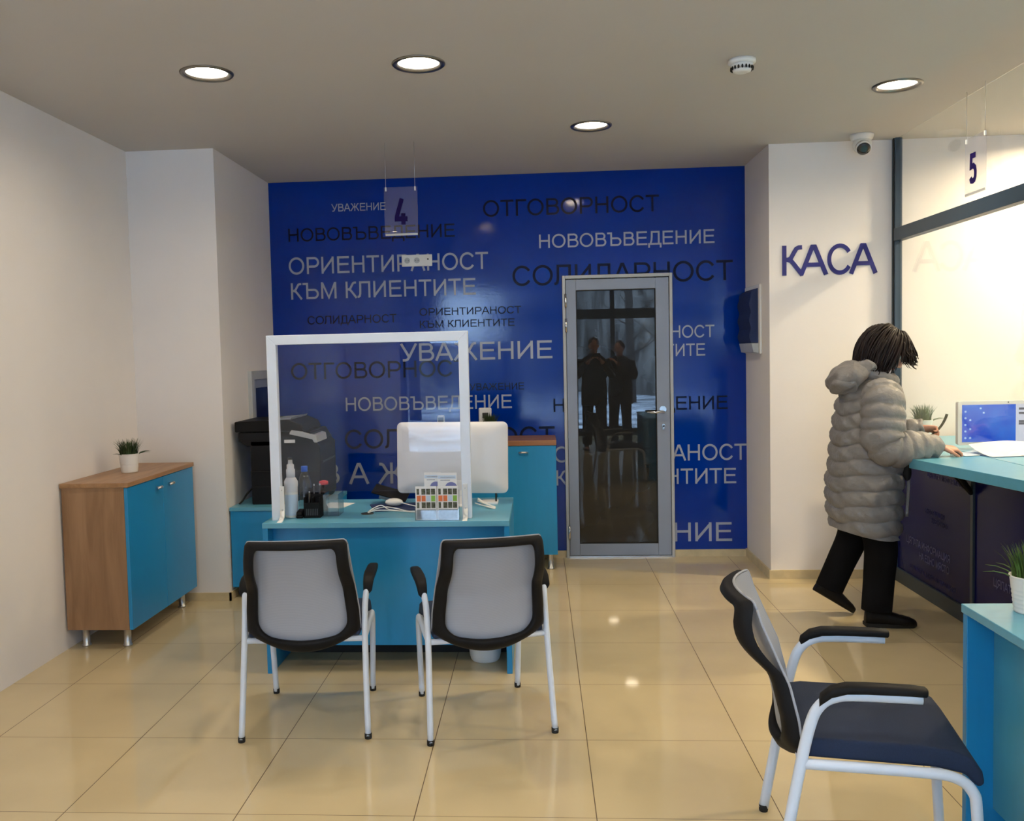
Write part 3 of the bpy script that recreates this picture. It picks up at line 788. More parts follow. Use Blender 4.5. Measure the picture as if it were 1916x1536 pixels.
for k, (px, py, hh) in enumerate(((x0+.018, y0+.03, .118), (x0+.06, y0+.075, .150), (x0+.03, y0+.078, .148))):
    q = thing('pen', ['short dark pen in the front of the black organiser', 'dark pen at the right back of the black organiser', 'dark pen at the left back of the black organiser'][k], 'pen', (px, py, DKZ+.004), 'pens in the black organiser')
    MB().tube([(px, py, DKZ+.004), (px+.004, py+.004, DKZ+hh)], .0045, 10).build('barrel', M['dgrey'], q)
    MB().tube([(px+.004, py+.004, DKZ+hh), (px+.0044, py+.0044, DKZ+hh+.008)], .0038, 10).build('button', M['steel'], q)
o = (-1.098, 4.51, DKZ)
t = thing('stamp', 'small hand stamp with a red cap behind the pen organiser', 'stamp', o)
MB().lathe([(.018, 0), (.018, .03), (.009, .045), (.009, .145)], o, 20).build('handle', M['black_s'], t)
MB().lathe([(.022, .145), (.024, .15), (.022, .162), (.01, .166)], o, 24).build('cap', M['redcap'], t)
t = thing('stapler', 'small black stapler between water bottle and pen organiser', 'stapler', (-1.185, 4.385, DKZ))
MB().box(-1.205, -1.172, 4.36, 4.42, DKZ, DKZ+.012).build('base', M['black_s'], t, bevel=.003)
MB().prism([(4.358, DKZ+.013), (4.42, DKZ+.014), (4.418, DKZ+.04), (4.36, DKZ+.03)], 'x', -1.203, -1.176).build('arm', M['black'], t, bevel=.004)
t = thing('note_box', 'clear empty note holder beside the black pen organiser', 'note holder', (-1.04, 4.46, DKZ))
nb = MB(); x0, x1, y0, y1 = -1.078, -1.0, 4.40, 4.52
for a in ((x0, x1, y0, y0+.003, .003, .11), (x0, x1, y1-.003, y1, .003, .11), (x0, x0+.003, y0, y1, .003, .11), (x1-.003, x1, y0, y1, .003, .11), (x0, x1, y0, y1, 0, .003)):
    nb.box(a[0], a[1], a[2], a[3], DKZ+a[4], DKZ+a[5])
nb.build('box', M['clearplastic'], t)
tag(MB().prism([(-1.175, 4.66), (-1.04, 4.64), (-1.0, 4.80), (-1.14, 4.83)], 'z', DKZ, DKZ+.0015).build('paper_sheet', M['paper']), 'white paper sheet lying on the desk behind the pen organiser', 'paper')

t = thing('mouse_mat', 'navy mouse mat on the desk in front of the monitor', 'mouse mat', (-.79, 4.64, DKZ))
MB().prism([(-.905, 4.72), (-.84, 4.515), (-.63, 4.55), (-.66, 4.77)], 'z', DKZ, DKZ+.006).build('pad', M['navy'], t, bevel=.002)
t = thing('computer_mouse', 'white computer mouse on the navy mat', 'mouse', (-.765, 4.66, DKZ+.012))
ms = MB()
ms.ball((-.765, 4.66, DKZ+.026), (.047, .030, .02), 24, 14)
ms.build('shell', M['plastic_w'], t)
MB().tube(smooth_path([(-.722, 4.65, DKZ+.024), (-.68, 4.62, DKZ+.018), (-.62, 4.58, DKZ+.012), (-.56, 4.54, DKZ+.004), (-.50, 4.53, DKZ+.004)]), .0028, 8).build('lead', M['plastic_w'], t)
t = MB()
t.tube(smooth_path([(-.862, 4.47, DKZ+.006), (-.84, 4.52, DKZ+.014), (-.79, 4.545, DKZ+.02), (-.73, 4.53, DKZ+.014), (-.66, 4.50, DKZ+.005), (-.52, 4.51, DKZ+.005)]), .003, 8)
t.tube(smooth_path([(-.865, 4.465, DKZ+.006), (-.83, 4.49, DKZ+.012), (-.75, 4.495, DKZ+.01), (-.62, 4.47, DKZ+.005), (-.5, 4.5, DKZ+.005)]), .003, 8)
t.tube(smooth_path([(-.87, 4.47, DKZ+.006), (-.845, 4.5, DKZ+.022), (-.81, 4.535, DKZ+.03), (-.77, 4.52, DKZ+.012), (-.70, 4.51, DKZ+.004)]), .0028, 8)
tag(t.build('cable', M['plastic_w']), 'tangle of white cables rising from the desk cable hole', 'cable')
t = MB()
for k in range(3):
    t.tube(smooth_path([(-.33, 4.70+k*.012, DKZ+.02+k*.006), (-.28, 4.64+k*.01, DKZ+.012), (-.235, 4.575+k*.015, DKZ+.004), (-.245, 4.56+k*.015, DKZ+.004), (-.30, 4.62, DKZ+.01), (-.34, 4.66, DKZ+.015)]), .003, 8)
tag(t.build('cable', M['plastic_w']), 'loop of white cable on the desk right of the screen', 'cable')
tag(MB().box(-.31, -.225, 4.70, 4.80, DKZ, DKZ+.012).build('card_box', M['paper'], bevel=.002), 'small white box under the right side of the monitor', 'box')
t = thing('tablet', 'dark tablet propped with its edge up behind the navy mat', 'tablet', (-.80, 4.74, DKZ))
sl = Matrix.Translation((-.80, 4.80, DKZ+.052)) @ Matrix.Rotation(.28, 4, 'Y') @ Matrix.Rotation(.25, 4, 'X')
MB().box(-.1, .09, -.06, .06, -.004, .004).xf(sl).build('body', M['black_s'], t, bevel=.003)
MB().box(-.06, .02, -.02, .03, -.040, -.004).xf(sl).build('stand', M['paper_g'], t, bevel=.002)

# brochure holder
hx0, hx1, hy = -.600, -.388, 4.31
t = thing('brochure_holder', 'clear holder full of photo-grid brochures in front of the screen', 'brochure holder', (-.49, 4.40, DKZ))
hy0 = 4.255
hl = MB(); hl.box(hx0, hx1, hy0, hy0+.003, DKZ, DKZ+.05); hl.box(hx0, hx1, hy0+.045, hy0+.048, DKZ, DKZ+.14); hl.box(hx0, hx1, hy0, hy0+.048, DKZ, DKZ+.003)
hl.box(hx0, hx0+.003, hy0, hy0+.048, DKZ, DKZ+.06); hl.box(hx1-.003, hx1, hy0, hy0+.048, DKZ, DKZ+.06)
hl.build('holder', M['clearplastic'], t)
def leaflet(x0, x1, y, z0, z1, label, kind, th=.003, tilt=.0):
    q = thing('brochure', label, 'brochure', ((x0+x1)/2, y, z0), 'brochures in the clear holder')
    MB().box(x0, x1, y, y+th, z0, z1).build('pages', M['paper'], q)
    w = x1-x0; hh = z1-z0
    if kind == 'grid':
        for r in range(3):
            for c in range(4):
                a = x0+.006+c*(w-.008)/4; bb = a+(w-.012)/4-.0025
                zt = z1-.012-r*.0325; m = M['pr_dk']
                if r == 1: m = [M['pr_or'], M['pr_or'], M['pale_blue'], M['pr_gr']][c]
                if c == 0 and r != 1: bb = a+(bb-a)*.6
                MB().box(a, bb, y-.0006, y, zt-.028, zt).build('printed_picture', m, q)
        MB().box(x0+.006, x1-.004, y-.0006, y, z0+.004, z0+.05).build('printed_block', M['paper_g'], q)
    else:
        MB().box(x0+w*.02, x1-w*.05, y-.0006, y, z1-.028, z1-.012).build('printed_band', M['pale_blue'], q)
        ln = MB(); ln.box(x0+w*.15, x1-w*.1, y-.0009, y-.0003, z1-.022, z1-.019); ln.box(x0+w*.15, x1-w*.35, y-.0009, y-.0003, z1-.037, z1-.034)
        ln.build('printed_line', M['paper_g'], q)
        MB().prism([(x0+w*.7+.028*math.cos(a*PI/10), z1-.068+.024*math.sin(a*PI/10)) for a in range(11)], 'y', y-.0006, y).build('printed_arch', M['pr_bl'], q)
leaflet(hx0+.004, hx0+.104, hy0+.006, DKZ+.004, DKZ+.165, 'left front brochure with photo grid in the clear holder', 'grid')
leaflet(hx0+.108, hx1-.004, hy0+.006, DKZ+.004, DKZ+.165, 'right front brochure with photo grid in the clear holder', 'grid')
leaflet(hx0+.045, hx0+.125, hy0+.03, DKZ+.004, DKZ+.228, 'white leaflet standing behind at the left of the brochure holder', 'sheet')
leaflet(hx0+.11, hx1-.01, hy0+.022, DKZ+.004, DKZ+.226, 'white leaflet with violet arch standing behind at the right of the holder', 'sheet')

# monitor seen from behind
t = thing('monitor', 'large silver white monitor seen from behind on the desk', 'monitor', (-.46, 4.74, DKZ))
R_ = Matrix.Translation((-.46, 4.72, .985)) @ Matrix.Rotation(.012, 4, 'Y') @ Matrix.Rotation(-.05, 4, 'X')
def rrect(w, h, r, n=6):
    P = []
    for cx_, cz_, a0 in ((w/2-r, h/2-r, 0), (-w/2+r, h/2-r, 90), (-w/2+r, -h/2+r, 180), (w/2-r, -h/2+r, 270)):
        P += [(cx_+r*math.cos(math.radians(a0+90*k/n)), cz_+r*math.sin(math.radians(a0+90*k/n))) for k in range(n+1)]
    return P
sh = MB(); out = rrect(.585, .375, .028)
sh.loft([[Vector((x*s, y, z*s)) for x, z in out] for s, y in ((1, .022), (1, .006), (.985, 0), (.6, -.012), (.2, -.016))])
sh.xf(R_).build('shell', M['imac'], t)
MB().prism(rrect(.575, .365, .024), 'y', .0215, .024).xf(R_).build('display', M['rubber'], t)
st = MB(); st.box(-.08, .08, -.016, -.008, -.20, -.12); st.xf(R_)
st.prism([(4.71, DKZ+.008), (4.725, .81), (4.712, .82), (4.70, .80), (4.69, DKZ+.008)], 'x', -.54, -.38)
st.box(-.54, -.38, 4.62, 4.82, DKZ, DKZ+.008)
st.build('stand', M['imac'], t, bevel=.002)
MB().tube([(-.235, 4.735, DKZ+.004), (-.235, 4.73, .83)], .004, 8).build('power_lead', M['rubber'], t)

# white waste bin under the desk
o = (-.292, 4.455, 0)
t = thing('waste_bin', 'white round waste bin under the right end of the desk', 'bin', o)
MB().lathe([(.066, 0), (.072, .008), (.078, .03), (.092, .24), (.097, .25), (.093, .25), (.074, .03), (.05, .01)], o, 32).build('bucket', M['plastic_w'], t)

# ------------------------------------------------------------------ teal cabinet behind the monitor
t = thing('cabinet', 'teal cabinet with oak top standing against the blue wall behind the monitor', 'cabinet', (-.3, 6.5, 0))
BX0, BX1, BY0, BY1 = -.72, .112, 6.29, 6.69
MB().box(BX0, BX1, BY0+.02, BY1, .112, .882).build('carcass', M['teal'], t, bevel=.001)
MB().box(BX0-.003, BX1+.003, BY0-.004, BY1, .882, .918).build('top_board', M['oak_x'], t, bevel=.002)
xm = (BX0+BX1)/2
for x0, x1, hx in ((BX0, xm-.0015, xm-.07), (xm+.0015, BX1, xm+.19)):
    d = MB().box(x0, x1, BY0, BY0+.019, .113, .879).build('door', M['teal'], t, bevel=.001)
    MB().tube(smooth_path([(hx-.03, BY0-.004, .834), (hx-.012, BY0-.022, .836), (hx+.012, BY0-.022, .836), (hx+.03, BY0-.004, .834)]), .007, 10).build('door_handle', M['steel'], d)
for x in (BX0+.07, BX1-.05):
    for y in (BY0+.06, BY1-.06):
        MB().lathe([(.024, 0), (.024, .008), (.018, .012), (.018, .1), (.025, .112)], (x, y, 0), 20).build('leg', M['steel'], t)
potted_grass((-.355, 6.50, .918), .055, .10, .085, 'dark grass tuft in a pot showing above the monitor', seed=4, m=M['grass_d'])
o = (-.705, 6.47, .918)
t = thing('cordless_phone', 'dark cordless phone standing upright, its top showing above the monitor', 'phone', o)
MB().box(-.735, -.665, 6.43, 6.51, .918, .945).build('cradle', M['black_s'], t, bevel=.008)
MB().box(-.733, -.678, 6.46, 6.485, .935, 1.095).build('handset', M['alu_l'], t, bevel=.012, seg=3)
MB().box(-.725, -.686, 6.456, 6.462, .95, 1.078).build('face', M['dgrey'], t, bevel=.004)

# ------------------------------------------------------------------ low cabinet with the black printer
t = thing('low_cabinet', 'low teal cabinet on castors under the black printer', 'cabinet', (-1.66, 5.93, 0))
MB().box(-1.972, -1.36, 5.60, 6.25, .075, .565).build('carcass', M['teal'], t, bevel=.002)
MB().box(-1.974, -1.358, 5.592, 6.255, .565, .588).build('top_board', M['teal_top'], t, bevel=.002)
for x in (-1.90, -1.43):
    for y in (5.67, 6.18):
        c = MB().lathe([(.024, -.012), (.026, -.008), (.026, .008), (.024, .012)], (x, y, .026), 20, axis='x')
        c.box(x-.018, x+.018, y-.02, y+.02, .052, .075); c.box(x-.016, x-.013, y-.012, y+.012, .02, .06); c.box(x+.013, x+.016, y-.012, y+.012, .02, .06)
        c.build('castor', M['dgrey'], t)
MB().box(-1.95, -1.38, 5.72, 5.74, .03, .075).build('kick_board', M['rubber'], t)

PZ = .588
t = thing('printer', 'black multifunction printer standing on the low teal cabinet', 'printer', (-1.66, 5.95, PZ))
MB().prism([(-1.86, PZ), (-1.425, PZ), (-1.405, PZ+.04), (-1.405, .96), (-1.445, 1.0), (-1.86, 1.0)], 'y', 5.70, 6.14).build('body', M['black'], t, bevel=.006)
MB().prism([(-1.87, .80), (-1.86, .64), (-1.86, .80)], 'y', 5.72, 6.1).build('rear_cover', M['dgrey'], t)
MB().prism([(-1.935, 1.0), (-1.88, .965), (-1.45, .965), (-1.43, .99), (-1.47, 1.055), (-1.935, 1.055)], 'y', 5.70, 6.15).build('scanner', M['black'], t, bevel=.004)
MB().prism([(-1.955, 1.058), (-1.50, 1.058), (-1.52, 1.10), (-1.60, 1.135), (-1.955, 1.125)], 'y', 5.69, 6.15).build('scanner_lid', M['black_s'], t, bevel=.006)
MB().prism([(-1.78, 1.128), (-1.60, 1.142), (-1.585, 1.148), (-1.60, 1.125)], 'y', 5.71, 6.12).build('feeder_tray', M['paper_g'], t)
cp = MB().prism([(-1.585, 1.075), (-1.425, 1.03), (-1.418, .985), (-1.44, .985), (-1.45, 1.005), (-1.60, 1.04)], 'y', 5.69, 5.96).build('control_panel', M['alu_l'], t, bevel=.004)
MB().prism([(-1.565, 1.0715), (-1.445, 1.0378), (-1.445, 1.0398), (-1.565, 1.0735)], 'y', 5.71, 5.94).build('display', M['dgrey'], cp)
MB().box(-1.635, -1.565, 5.696, 5.70, .985, 1.005).build('name_plate', M['plastic_w'], t)
MB().prism([(-1.50, .80), (-1.405, .86), (-1.398, .86), (-1.40, .85), (-1.47, .79)], 'y', 5.74, 6.10).build('output_tray', M['dgrey'], t)
MB().box(-1.86, -1.42, 5.695, 5.702, .70, .705).box(-1.86, -1.42, 5.695, 5.702, .80, .805).build('drawer_gap', M['rubber'], t)
tag(MB().tube(smooth_path([(-1.865, 5.80, .70), (-1.90, 5.75, .66), (-1.93, 5.72, .61), (-1.945, 5.70, .595)]), .006, 8).build('power_cable', M['rubber']), 'black power cable hanging behind the printer', 'cable')

# ------------------------------------------------------------------ near right desk
t = thing('near_desk', 'teal desk at the lower right edge with a potted grass on it', 'desk', (1.9, 2.2, 0))
NX0, NX1, NY0, NY1 = 1.263, 1.96, 1.55, 2.795
MB().box(NX0, NX1, NY0, NY1, DKZ-.026, DKZ).build('tabletop', M['teal_top'], t, bevel=.002)
for y in (NY0, NY1-.026):
    MB().box(NX0+.006, NX1-.01, y, y+.026, .0, DKZ-.026).build('side_panel', M['teal'], t, bevel=.002)
MB().box(NX0+.085, NX0+.105, NY0+.026, NY1-.026, .115, DKZ-.026).build('front_panel', M['teal_daylit'], t)
MB().box(NX0+.25, NX0+.27, NY0+.026, NY1-.026, .0, .14).build('kick_board', M['rubber'], t)
potted_grass((1.418, 2.70, DKZ), .058, .108, .10, 'grass in a ribbed white pot on the near right desk', ribs=True, seed=9)

# ------------------------------------------------------------------ cash counter and glass partition
GX = 2.3
t = thing('glass_partition', 'slate framed glass partition above the cash counter', 'partition', (GX, 4, 0))
MB().box(GX-.02, GX+.025, 5.975, YP, 0, H).build('post', M['slate'], t, bevel=.002)
MB().box(GX-.024, GX-.018, 5.99, 6.0, .09, H).build('post_groove', M['rubber'], t)
MB().box(GX-.02, GX+.025, 1.0, 1.045, 0, H).build('post', M['slate'], t, bevel=.002)
MB().box(GX-.028, GX+.03, 1.045, 5.975, 2.183, 2.262).build('transom', M['slate'], t, bevel=.002)
MB().box(GX-.002, GX+.004, 1.045, 5.975, .937, 2.183).build('pane', M['glass'], t)
MB().box(GX-.002, GX+.004, 1.045, 5.975, 2.262, H-.002).build('pane', M['glass'], t)

t = thing('cash_counter', 'cash counter with teal ledge and dark navy printed panels', 'counter', (GX, 4.2, 0))
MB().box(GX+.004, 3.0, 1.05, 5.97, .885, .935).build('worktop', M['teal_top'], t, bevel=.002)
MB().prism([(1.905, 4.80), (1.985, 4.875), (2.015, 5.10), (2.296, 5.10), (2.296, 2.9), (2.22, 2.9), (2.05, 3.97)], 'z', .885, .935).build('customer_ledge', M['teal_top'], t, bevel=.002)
MB().box(GX-.015, GX+.03, 1.05, 5.975, 0, .088).build('plinth', M['plinth'], t, bevel=.002)
for y0, y1, ty in ((4.965, 5.97, 5.826), (3.86, 4.935, 4.731), (2.755, 3.83, 3.626), (1.65, 2.725, 2.521)):
    pn = MB().box(GX, GX+.02, y0, y1, .088, .885).build('front_panel', M['panel'], t)
    for tx, dy, w, z, cap, mm in (('ЦЯЛАТА ИНФОРМАЦИЯ', 0, .60, .283, .044, 'panel_ink'), ('НА ЕДНО МЯСТО', .19, .40, .215, .044, 'panel_ink'),
                              ('ИНФОРМАЦИЯ', .27, .26, .515, .03, 'panel_ink2'), ('НА ЕДНО МЯСТО', .36, .22, .47, .03, 'panel_ink2'),
                              ('ЦЯЛАТА ИНФОРМАЦИЯ', .30, .5, .735, .03, 'panel_ink2'), ('ЦЯЛАТА ИНФОРМАЦИЯ', .05, .62, .13, .028, 'panel_ink2')):
        text_mb(tx, (GX-.0008, ty-dy, z), (0, -1, 0), (0, 0, 1), w, cap, stroke=.12).build('printed_text', M[mm], pn, fix=False)
for y in (4.95, 3.845, 2.74):
    MB().box(GX-.012, GX+.02, y-.015, y+.015, .088, .885).build('mullion', M['plinth'], t, bevel=.001)
    br = MB()
    br.tube([(GX-.012, y, .725), (GX-.10, y+.16, .885)], .014, 8); br.tube([(GX-.012, y, .725), (GX-.14, y-.06, .885)], .014, 8)
    br.build('bracket', M['black_s'], t)
MB().box(2.98, 3.0, 1.05, 5.97, 0, .885).build('rear_panel', M['teal'], t)

t = thing('cash_monitor', 'white framed monitor with lit blue screen behind the cash glass', 'monitor', (2.6, 5.2, .935))
MB().prism([(2.6+x, 1.078+z) for x, z in rrect(.54, .245, .012)], 'y', 5.205, 5.235).build('housing', M['plastic_w'], t)
MB().box(2.352, 2.845, 5.203, 5.206, .972, 1.180).build('display', M['screen'], t)
wi = MB().box(2.640, 2.845, 5.2015, 5.204, .972, 1.180).build('screen_window', M['window_ui'], t)
rows = MB()
for z, w in ((1.155, .14), (1.13, .12), (1.085, .1), (1.072, .1)): rows.box(2.655, 2.655+w, 5.2005, 5.202, z-.006, z+.006)
rows.build('text_rows', M['ui_dark'], wi)
ic = MB()
for k in range(5): ic.box(2.364, 2.374, 5.2015, 5.2035, .99+k*.037, 1.0+k*.037)
for k in range(3): ic.box(2.39, 2.40, 5.2015, 5.2035, .99+k*.05, 1.0+k*.05)
ic.box(2.445, 2.455, 5.2015, 5.2035, 1.155, 1.165).box(2.462, 2.472, 5.2015, 5.2035, 1.13, 1.14)
ic.build('desktop_icons', M['icon'], t)
MB().box(2.5, 2.7, 5.16, 5.30, .935, .943).box(2.57, 2.63, 5.236, 5.25, .935, 1.05).build('stand', M['plastic_w'], t, bevel=.002)
MB().ball((2.60, 5.203, 1.192), (.004, .002, .004), 10, 8).build('camera_dot', M['rubber'], t)
pp = MB()
def sheet(u, v):
    x = 2.315+.34*u-.03*v; y = 4.78+.05*u+.2*v
    return (x, y, .9385+.045*v*v+.012*math.sin(u*PI)*v+.004*u)
pp.grid(sheet, 14, 6)
tag(pp.build('document', M['paper'], fix=False), 'white document lying on the inner cash counter below the lit screen', 'paper')
potted_grass((2.392, 5.82, .935), .058, .118, .10, 'grass in a white pot on the cash counter behind the glass', seed=12)

# ------------------------------------------------------------------ visitor chairs
PROF = [(0, -.205, .345), (.06, -.226, .368), (.16, -.243, .415), (.32, -.25, .485), (.55, -.272, .59), (.78, -.318, .70), (.9, -.345, .765), (1, -.362, .822)]
def chair_surface(u, v, off=0):
    y, z = interp(PROF, v)
    hw = .228-.034*v if v > .12 else .228-.004
    hw = interp([(0, .212), (.1, .226), (.35, .223), (1, .196)], v)[0]
    y += .05*u*u
    z += .06*u*u*(1-v)**3 - .006*u*u*v
    return Vector((u*hw, y-off, z))
def ring_loop(u0, v0, v1, ru, rv, tu, tv, n=10):
    P = []
    for cu, cv, a0, ru, rv in ((u0-tu, v1-tv, 0, tu, tv), (-u0+tu, v1-tv, 90, tu, tv), (-u0+ru, v0+rv, 180, ru, rv), (u0-ru, v0+rv, 270, ru, rv)):
        P += [(cu+ru*math.cos(math.radians(a0+90*k/n)), cv+rv*math.sin(math.radians(a0+90*k/n))) for k in range(n+1)]
    out = []
    for a, b in zip(P, P[1:]+P[:1]):
        d = max(abs(a[0]-b[0]), abs(a[1]-b[1])); m = max(1, int(d/.06))
        out += [(a[0]+(b[0]-a[0])*k/m, a[1]+(b[1]-a[1])*k/m) for k in range(m)]
    return out
def resample(loop, n):
    L = [0]; P = [Vector(p) for p in loop]; P.append(P[0])
    for a, b in zip(P, P[1:]): L.append(L[-1]+(b-a).length)
    out = []; j = 0
    for k in range(n):
        s = L[-1]*k/n
        while L[j+1] < s: j += 1
        out.append(P[j].lerp(P[j+1], (s-L[j])/max(1e-9, L[j+1]-L[j])))
    return out
def make_chair(label):
    t = thing('visitor_chair', label, 'chair', (0, 0, 0), 'grey mesh-backed visitor chairs')
    # seat
    s = MB()
    pf = [(-.205, .40), (-.2, .446), (-.15, .455), (.10, .455), (.19, .448), (.235, .43), (.262, .395), (.268, .362), (.25, .352), (.22, .385), (.15, .398)]
    s.prism(pf, 'x', -.225, .225)
    so = s.build('seat', M['seat'], t, bevel=.016, seg=3)
    for p in so.data.polygons: p.use_smooth = True
    # mesh back
    m = MB()
    m.grid(lambda a, b: chair_surface((a*2-1)*.985, .02+.975*b, -.006), 16, 22)
    k = len(m.v)
    m.grid(lambda a, b: chair_surface((a*2-1)*.985, .02+.975*b, -.002), 16, 22)
    bo = m.build('back_mesh', M['fabric'], t, fix=False)
    # black back frame: a ring with a looped head roll
    N_ = 160
    outer = resample(ring_loop(1.0, 0, 1, .16, .10, .06, .035), N_)
    inner = resample(ring_loop(.80, .12, .950, .26, .15, .10, .05), N_)
    def off(v):
        return .062*max(0.0, math.sin(PI*(v-.60)/.40))**1.2 if v > .60 else 0
    rings = []
    for fr, d in ((0, .0), (.5, .0), (1, .0), (1, .022), (.75, .03), (.25, .03), (0, .022)):
        ring = []
        for a, b in zip(outer, inner):
            q = a.lerp(b, fr)
            ring.append(chair_surface(q.x, q.y, d+off(q.y)*(1-.45*q.x*q.x)))
        rings.append(ring)
    rings.append(rings[0])
    f = MB(); f.loft(rings, cap=False)
    f.build('back_frame', M['black_s'], t)
    # pale edge strip where the mesh wraps the frame
    e = MB()
    e.tube([chair_surface(q.x, q.y, -.003) for q in outer]+[chair_surface(outer[0].x, outer[0].y, -.003)], .004, 6)
    e.build('back_edging', M['fabric'], t)
    for sx in (-1, 1):
        lg = MB().tube(smooth_path([(sx*.252, -.262, .012), (sx*.244, -.205, .33), (sx*.243, -.172, .49), (sx*.247, -.145, .555), (sx*.252, -.10, .585), (sx*.254, -.03, .592), (sx*.254, .108, .594)], 5), .0125, 12, flat=1.25)
        lo = lg.build('leg', M['tube_w'], t)
        MB().lathe([(.0135, 0), (.0145, .004), (.0145, .022)], (sx*.252, -.262, 0), 16).build('foot_cap', M['rubber'], lo)
        lg = MB().tube(smooth_path([(sx*.240, -.195, .388), (sx*.236, .10, .388), (sx*.233, .19, .380), (sx*.230, .235, .345), (sx*.228, .247, .28), (sx*.220, .262, .012)], 6), .0125, 12, flat=1.2)
        lo = lg.build('leg', M['tube_w'], t)
        MB().lathe([(.0135, 0), (.0145, .004), (.0145, .022)], (sx*.220, .262, 0), 16).build('foot_cap', M['rubber'], lo)
        rings = []
        for y, z, w, h in ((-.148, .566, .010, .010), (-.144, .576, .018, .014), (-.118, .598, .021, .0145), (-.08, .610, .023, .0135), (-.03, .613, .0245, .0125), (.08, .614, .023, .012), (.115, .612, .020, .0115), (.12, .612, .012, .008)):
            ring = []
            for k in range(20):
                a = 2*PI*k/20; c, s_ = math.cos(a), math.sin(a)
                c = math.copysign(abs(c)**.6, c); s_ = math.copysign(abs(s_)**.6, s_)
                ring.append((sx*.254+w*c, y, z+h*s_))
            rings.append(ring)
        MB().loft(rings).build('armrest', M['black_s'], t)
    MB().tube([(-.24, -.19, .386), (.24, -.19, .386)], .0125, 12).build('crossbar', M['tube_w'], t)
    MB().tube([(-.23, .16, .386), (.23, .16, .386)], .011, 12).build('crossbar', M['tube_w'], t)
    return t
ch1 = make_chair('mesh-backed chair facing the teal desk, the left one of the pair')
ch2 = copy_tree(ch1); ch2['label'] = 'mesh-backed chair facing the teal desk, the right one of the pair'
ch3 = copy_tree(ch1); ch3['label'] = 'chair seen from the side with its navy seat visible, at the near right desk'
for c, x, y, a in ((ch1, -.98, 3.75, 4.8), (ch2, -.27, 3.765, 14.5), (ch3, .927, 2.671, -100)):
    c.location = (x, y, 0); c.rotation_euler.z = math.radians(a)

# ------------------------------------------------------------------ people
def ortho(d, ref):
    d = Vector(d).normalized(); r = Vector(ref); r = (r-d*r.dot(d)).normalized()
    return d, r
def hand(mb, wrist, d, back, thumb_side, curl=.5, size=1.0):
    """palm at the end of the wrist; d = pointing direction, back = direction of the back of the hand, thumb_side = +-1"""
    d, n = ortho(d, back); s = d.cross(n)*thumb_side
    w = Vector(wrist); k = size
    rings = []
    for u, hw, ht in ((-.02, .024, .019), (.005, .027, .018), (.035, .038, .015), (.07, .041, .013), (.088, .039, .011)):
        ring = []
        for q in range(14):
            a = 2*PI*q/14
            ring.append(w+d*u*k+s*math.cos(a)*hw*k+n*math.sin(a)*ht*k)
        rings.append(ring)
    mb.loft(rings)
    for i, (o, L_, cu) in enumerate(((.029, .074, .9), (.010, .082, 1.0), (-.010, .076, 1.1), (-.028, .060, 1.25))):
        p = w+d*(.082-.004*abs(i-1.2))*k+s*o*k
        pts = [p-d*.015*k, p]; ang = 0; spread = s*(o*1.2)
        for seg, fl in ((.45, .45), (.32, .6), (.23, .5)):
            ang += curl*cu*fl*1.3
            dr = (d*math.cos(ang)-n*math.sin(ang)+spread*.6).normalized()
            p = p+dr*L_*seg*k; pts.append(p)
        mb.tube(pts, [.0092*k, .0094*k, .0086*k, .0078*k, .006*k], 10)
    p0 = w+d*.018*k+s*.026*k
    td = (d*.72+s*.62-n*.25).normalized()
    p1 = p0+td*.038*k; td2 = (d*.92+s*.12-n*.45*curl).normalized()
    p2 = p1+td2*.032*k; p3 = p2+(td2-s*.25-n*.25*curl).normalized()*.024*k
    mb.tube([p0-td*.012*k, p0, p1, p2, p3], [.012*k, .0135*k, .0105*k, .0095*k, .0068*k], 10)

def head(mb, C, f, u, scale=1.0, female=True):
    f, u = ortho(f, u); s = u.cross(f)
    C = Vector(C)
    rings = []
    nv, nu = 26, 32
    for j in range(nv+1):
        th = PI*(j+.15)/(nv+.3); cz = -math.cos(th); rr = math.sin(th)
        ring = []
        for i in range(nu):
            a = 2*PI*i/nu; ca, sa = math.cos(a), math.sin(a)
            X = .092*rr*ca; Y = .074*rr*sa; Z = .115*cz
            if Z < 0:   # jaw narrows, chin comes forward
                q = -Z/.115
                Y *= 1-.34*q*q
                if ca > 0: X *= 1-.10*q
                else: X *= 1-.30*q
                X += .018*q*q
            if ca > .5 and abs(sa) < .85:
                X -= .007*math.exp(-((Z-.012)/.018)**2)*math.exp(-((abs(Y)-.032)/.016)**2)   # eye sockets
                X += .004*math.exp(-((Z-.035)/.012)**2)                                      # brow
                X += .006*math.exp(-((Z+.062)/.010)**2)*math.exp(-(Y/.022)**2)               # lips
                X += .006*math.exp(-((Z+.10)/.014)**2)*math.exp(-(Y/.02)**2)                 # chin
            ring.append(C+f*X*scale+s*Y*scale+u*Z*scale)
        rings.append(ring)
    mb.loft(rings)
    def P(x, y, z): return C+(f*x+s*y+u*z)*scale
    mb.tube([P(.080, 0, .022), P(.094, 0, .0), P(.106, 0, -.022), P(.108, 0, -.030), P(.090, 0, -.040)], [.007, .009, .0115, .0125, .008], 12)
    for q in (-1, 1):
        mb.ball(P(.097, q*.010, -.033), .0075*scale, 10, 8)
        mb.ball(P(-.005, q*.074, -.008), (.016*scale, .009*scale, .028*scale), 12, 8)
    return P

def limb(mb, pts, rads, n=6, seg=14):
    path = smooth_path(pts, n)
    R = []
    for i in range(len(path)):
        x = i/n; k = min(int(x), len(rads)-2); R.append(rads[k]+(rads[k+1]-rads[k])*(x-k))
    mb.tube(path, R, seg)

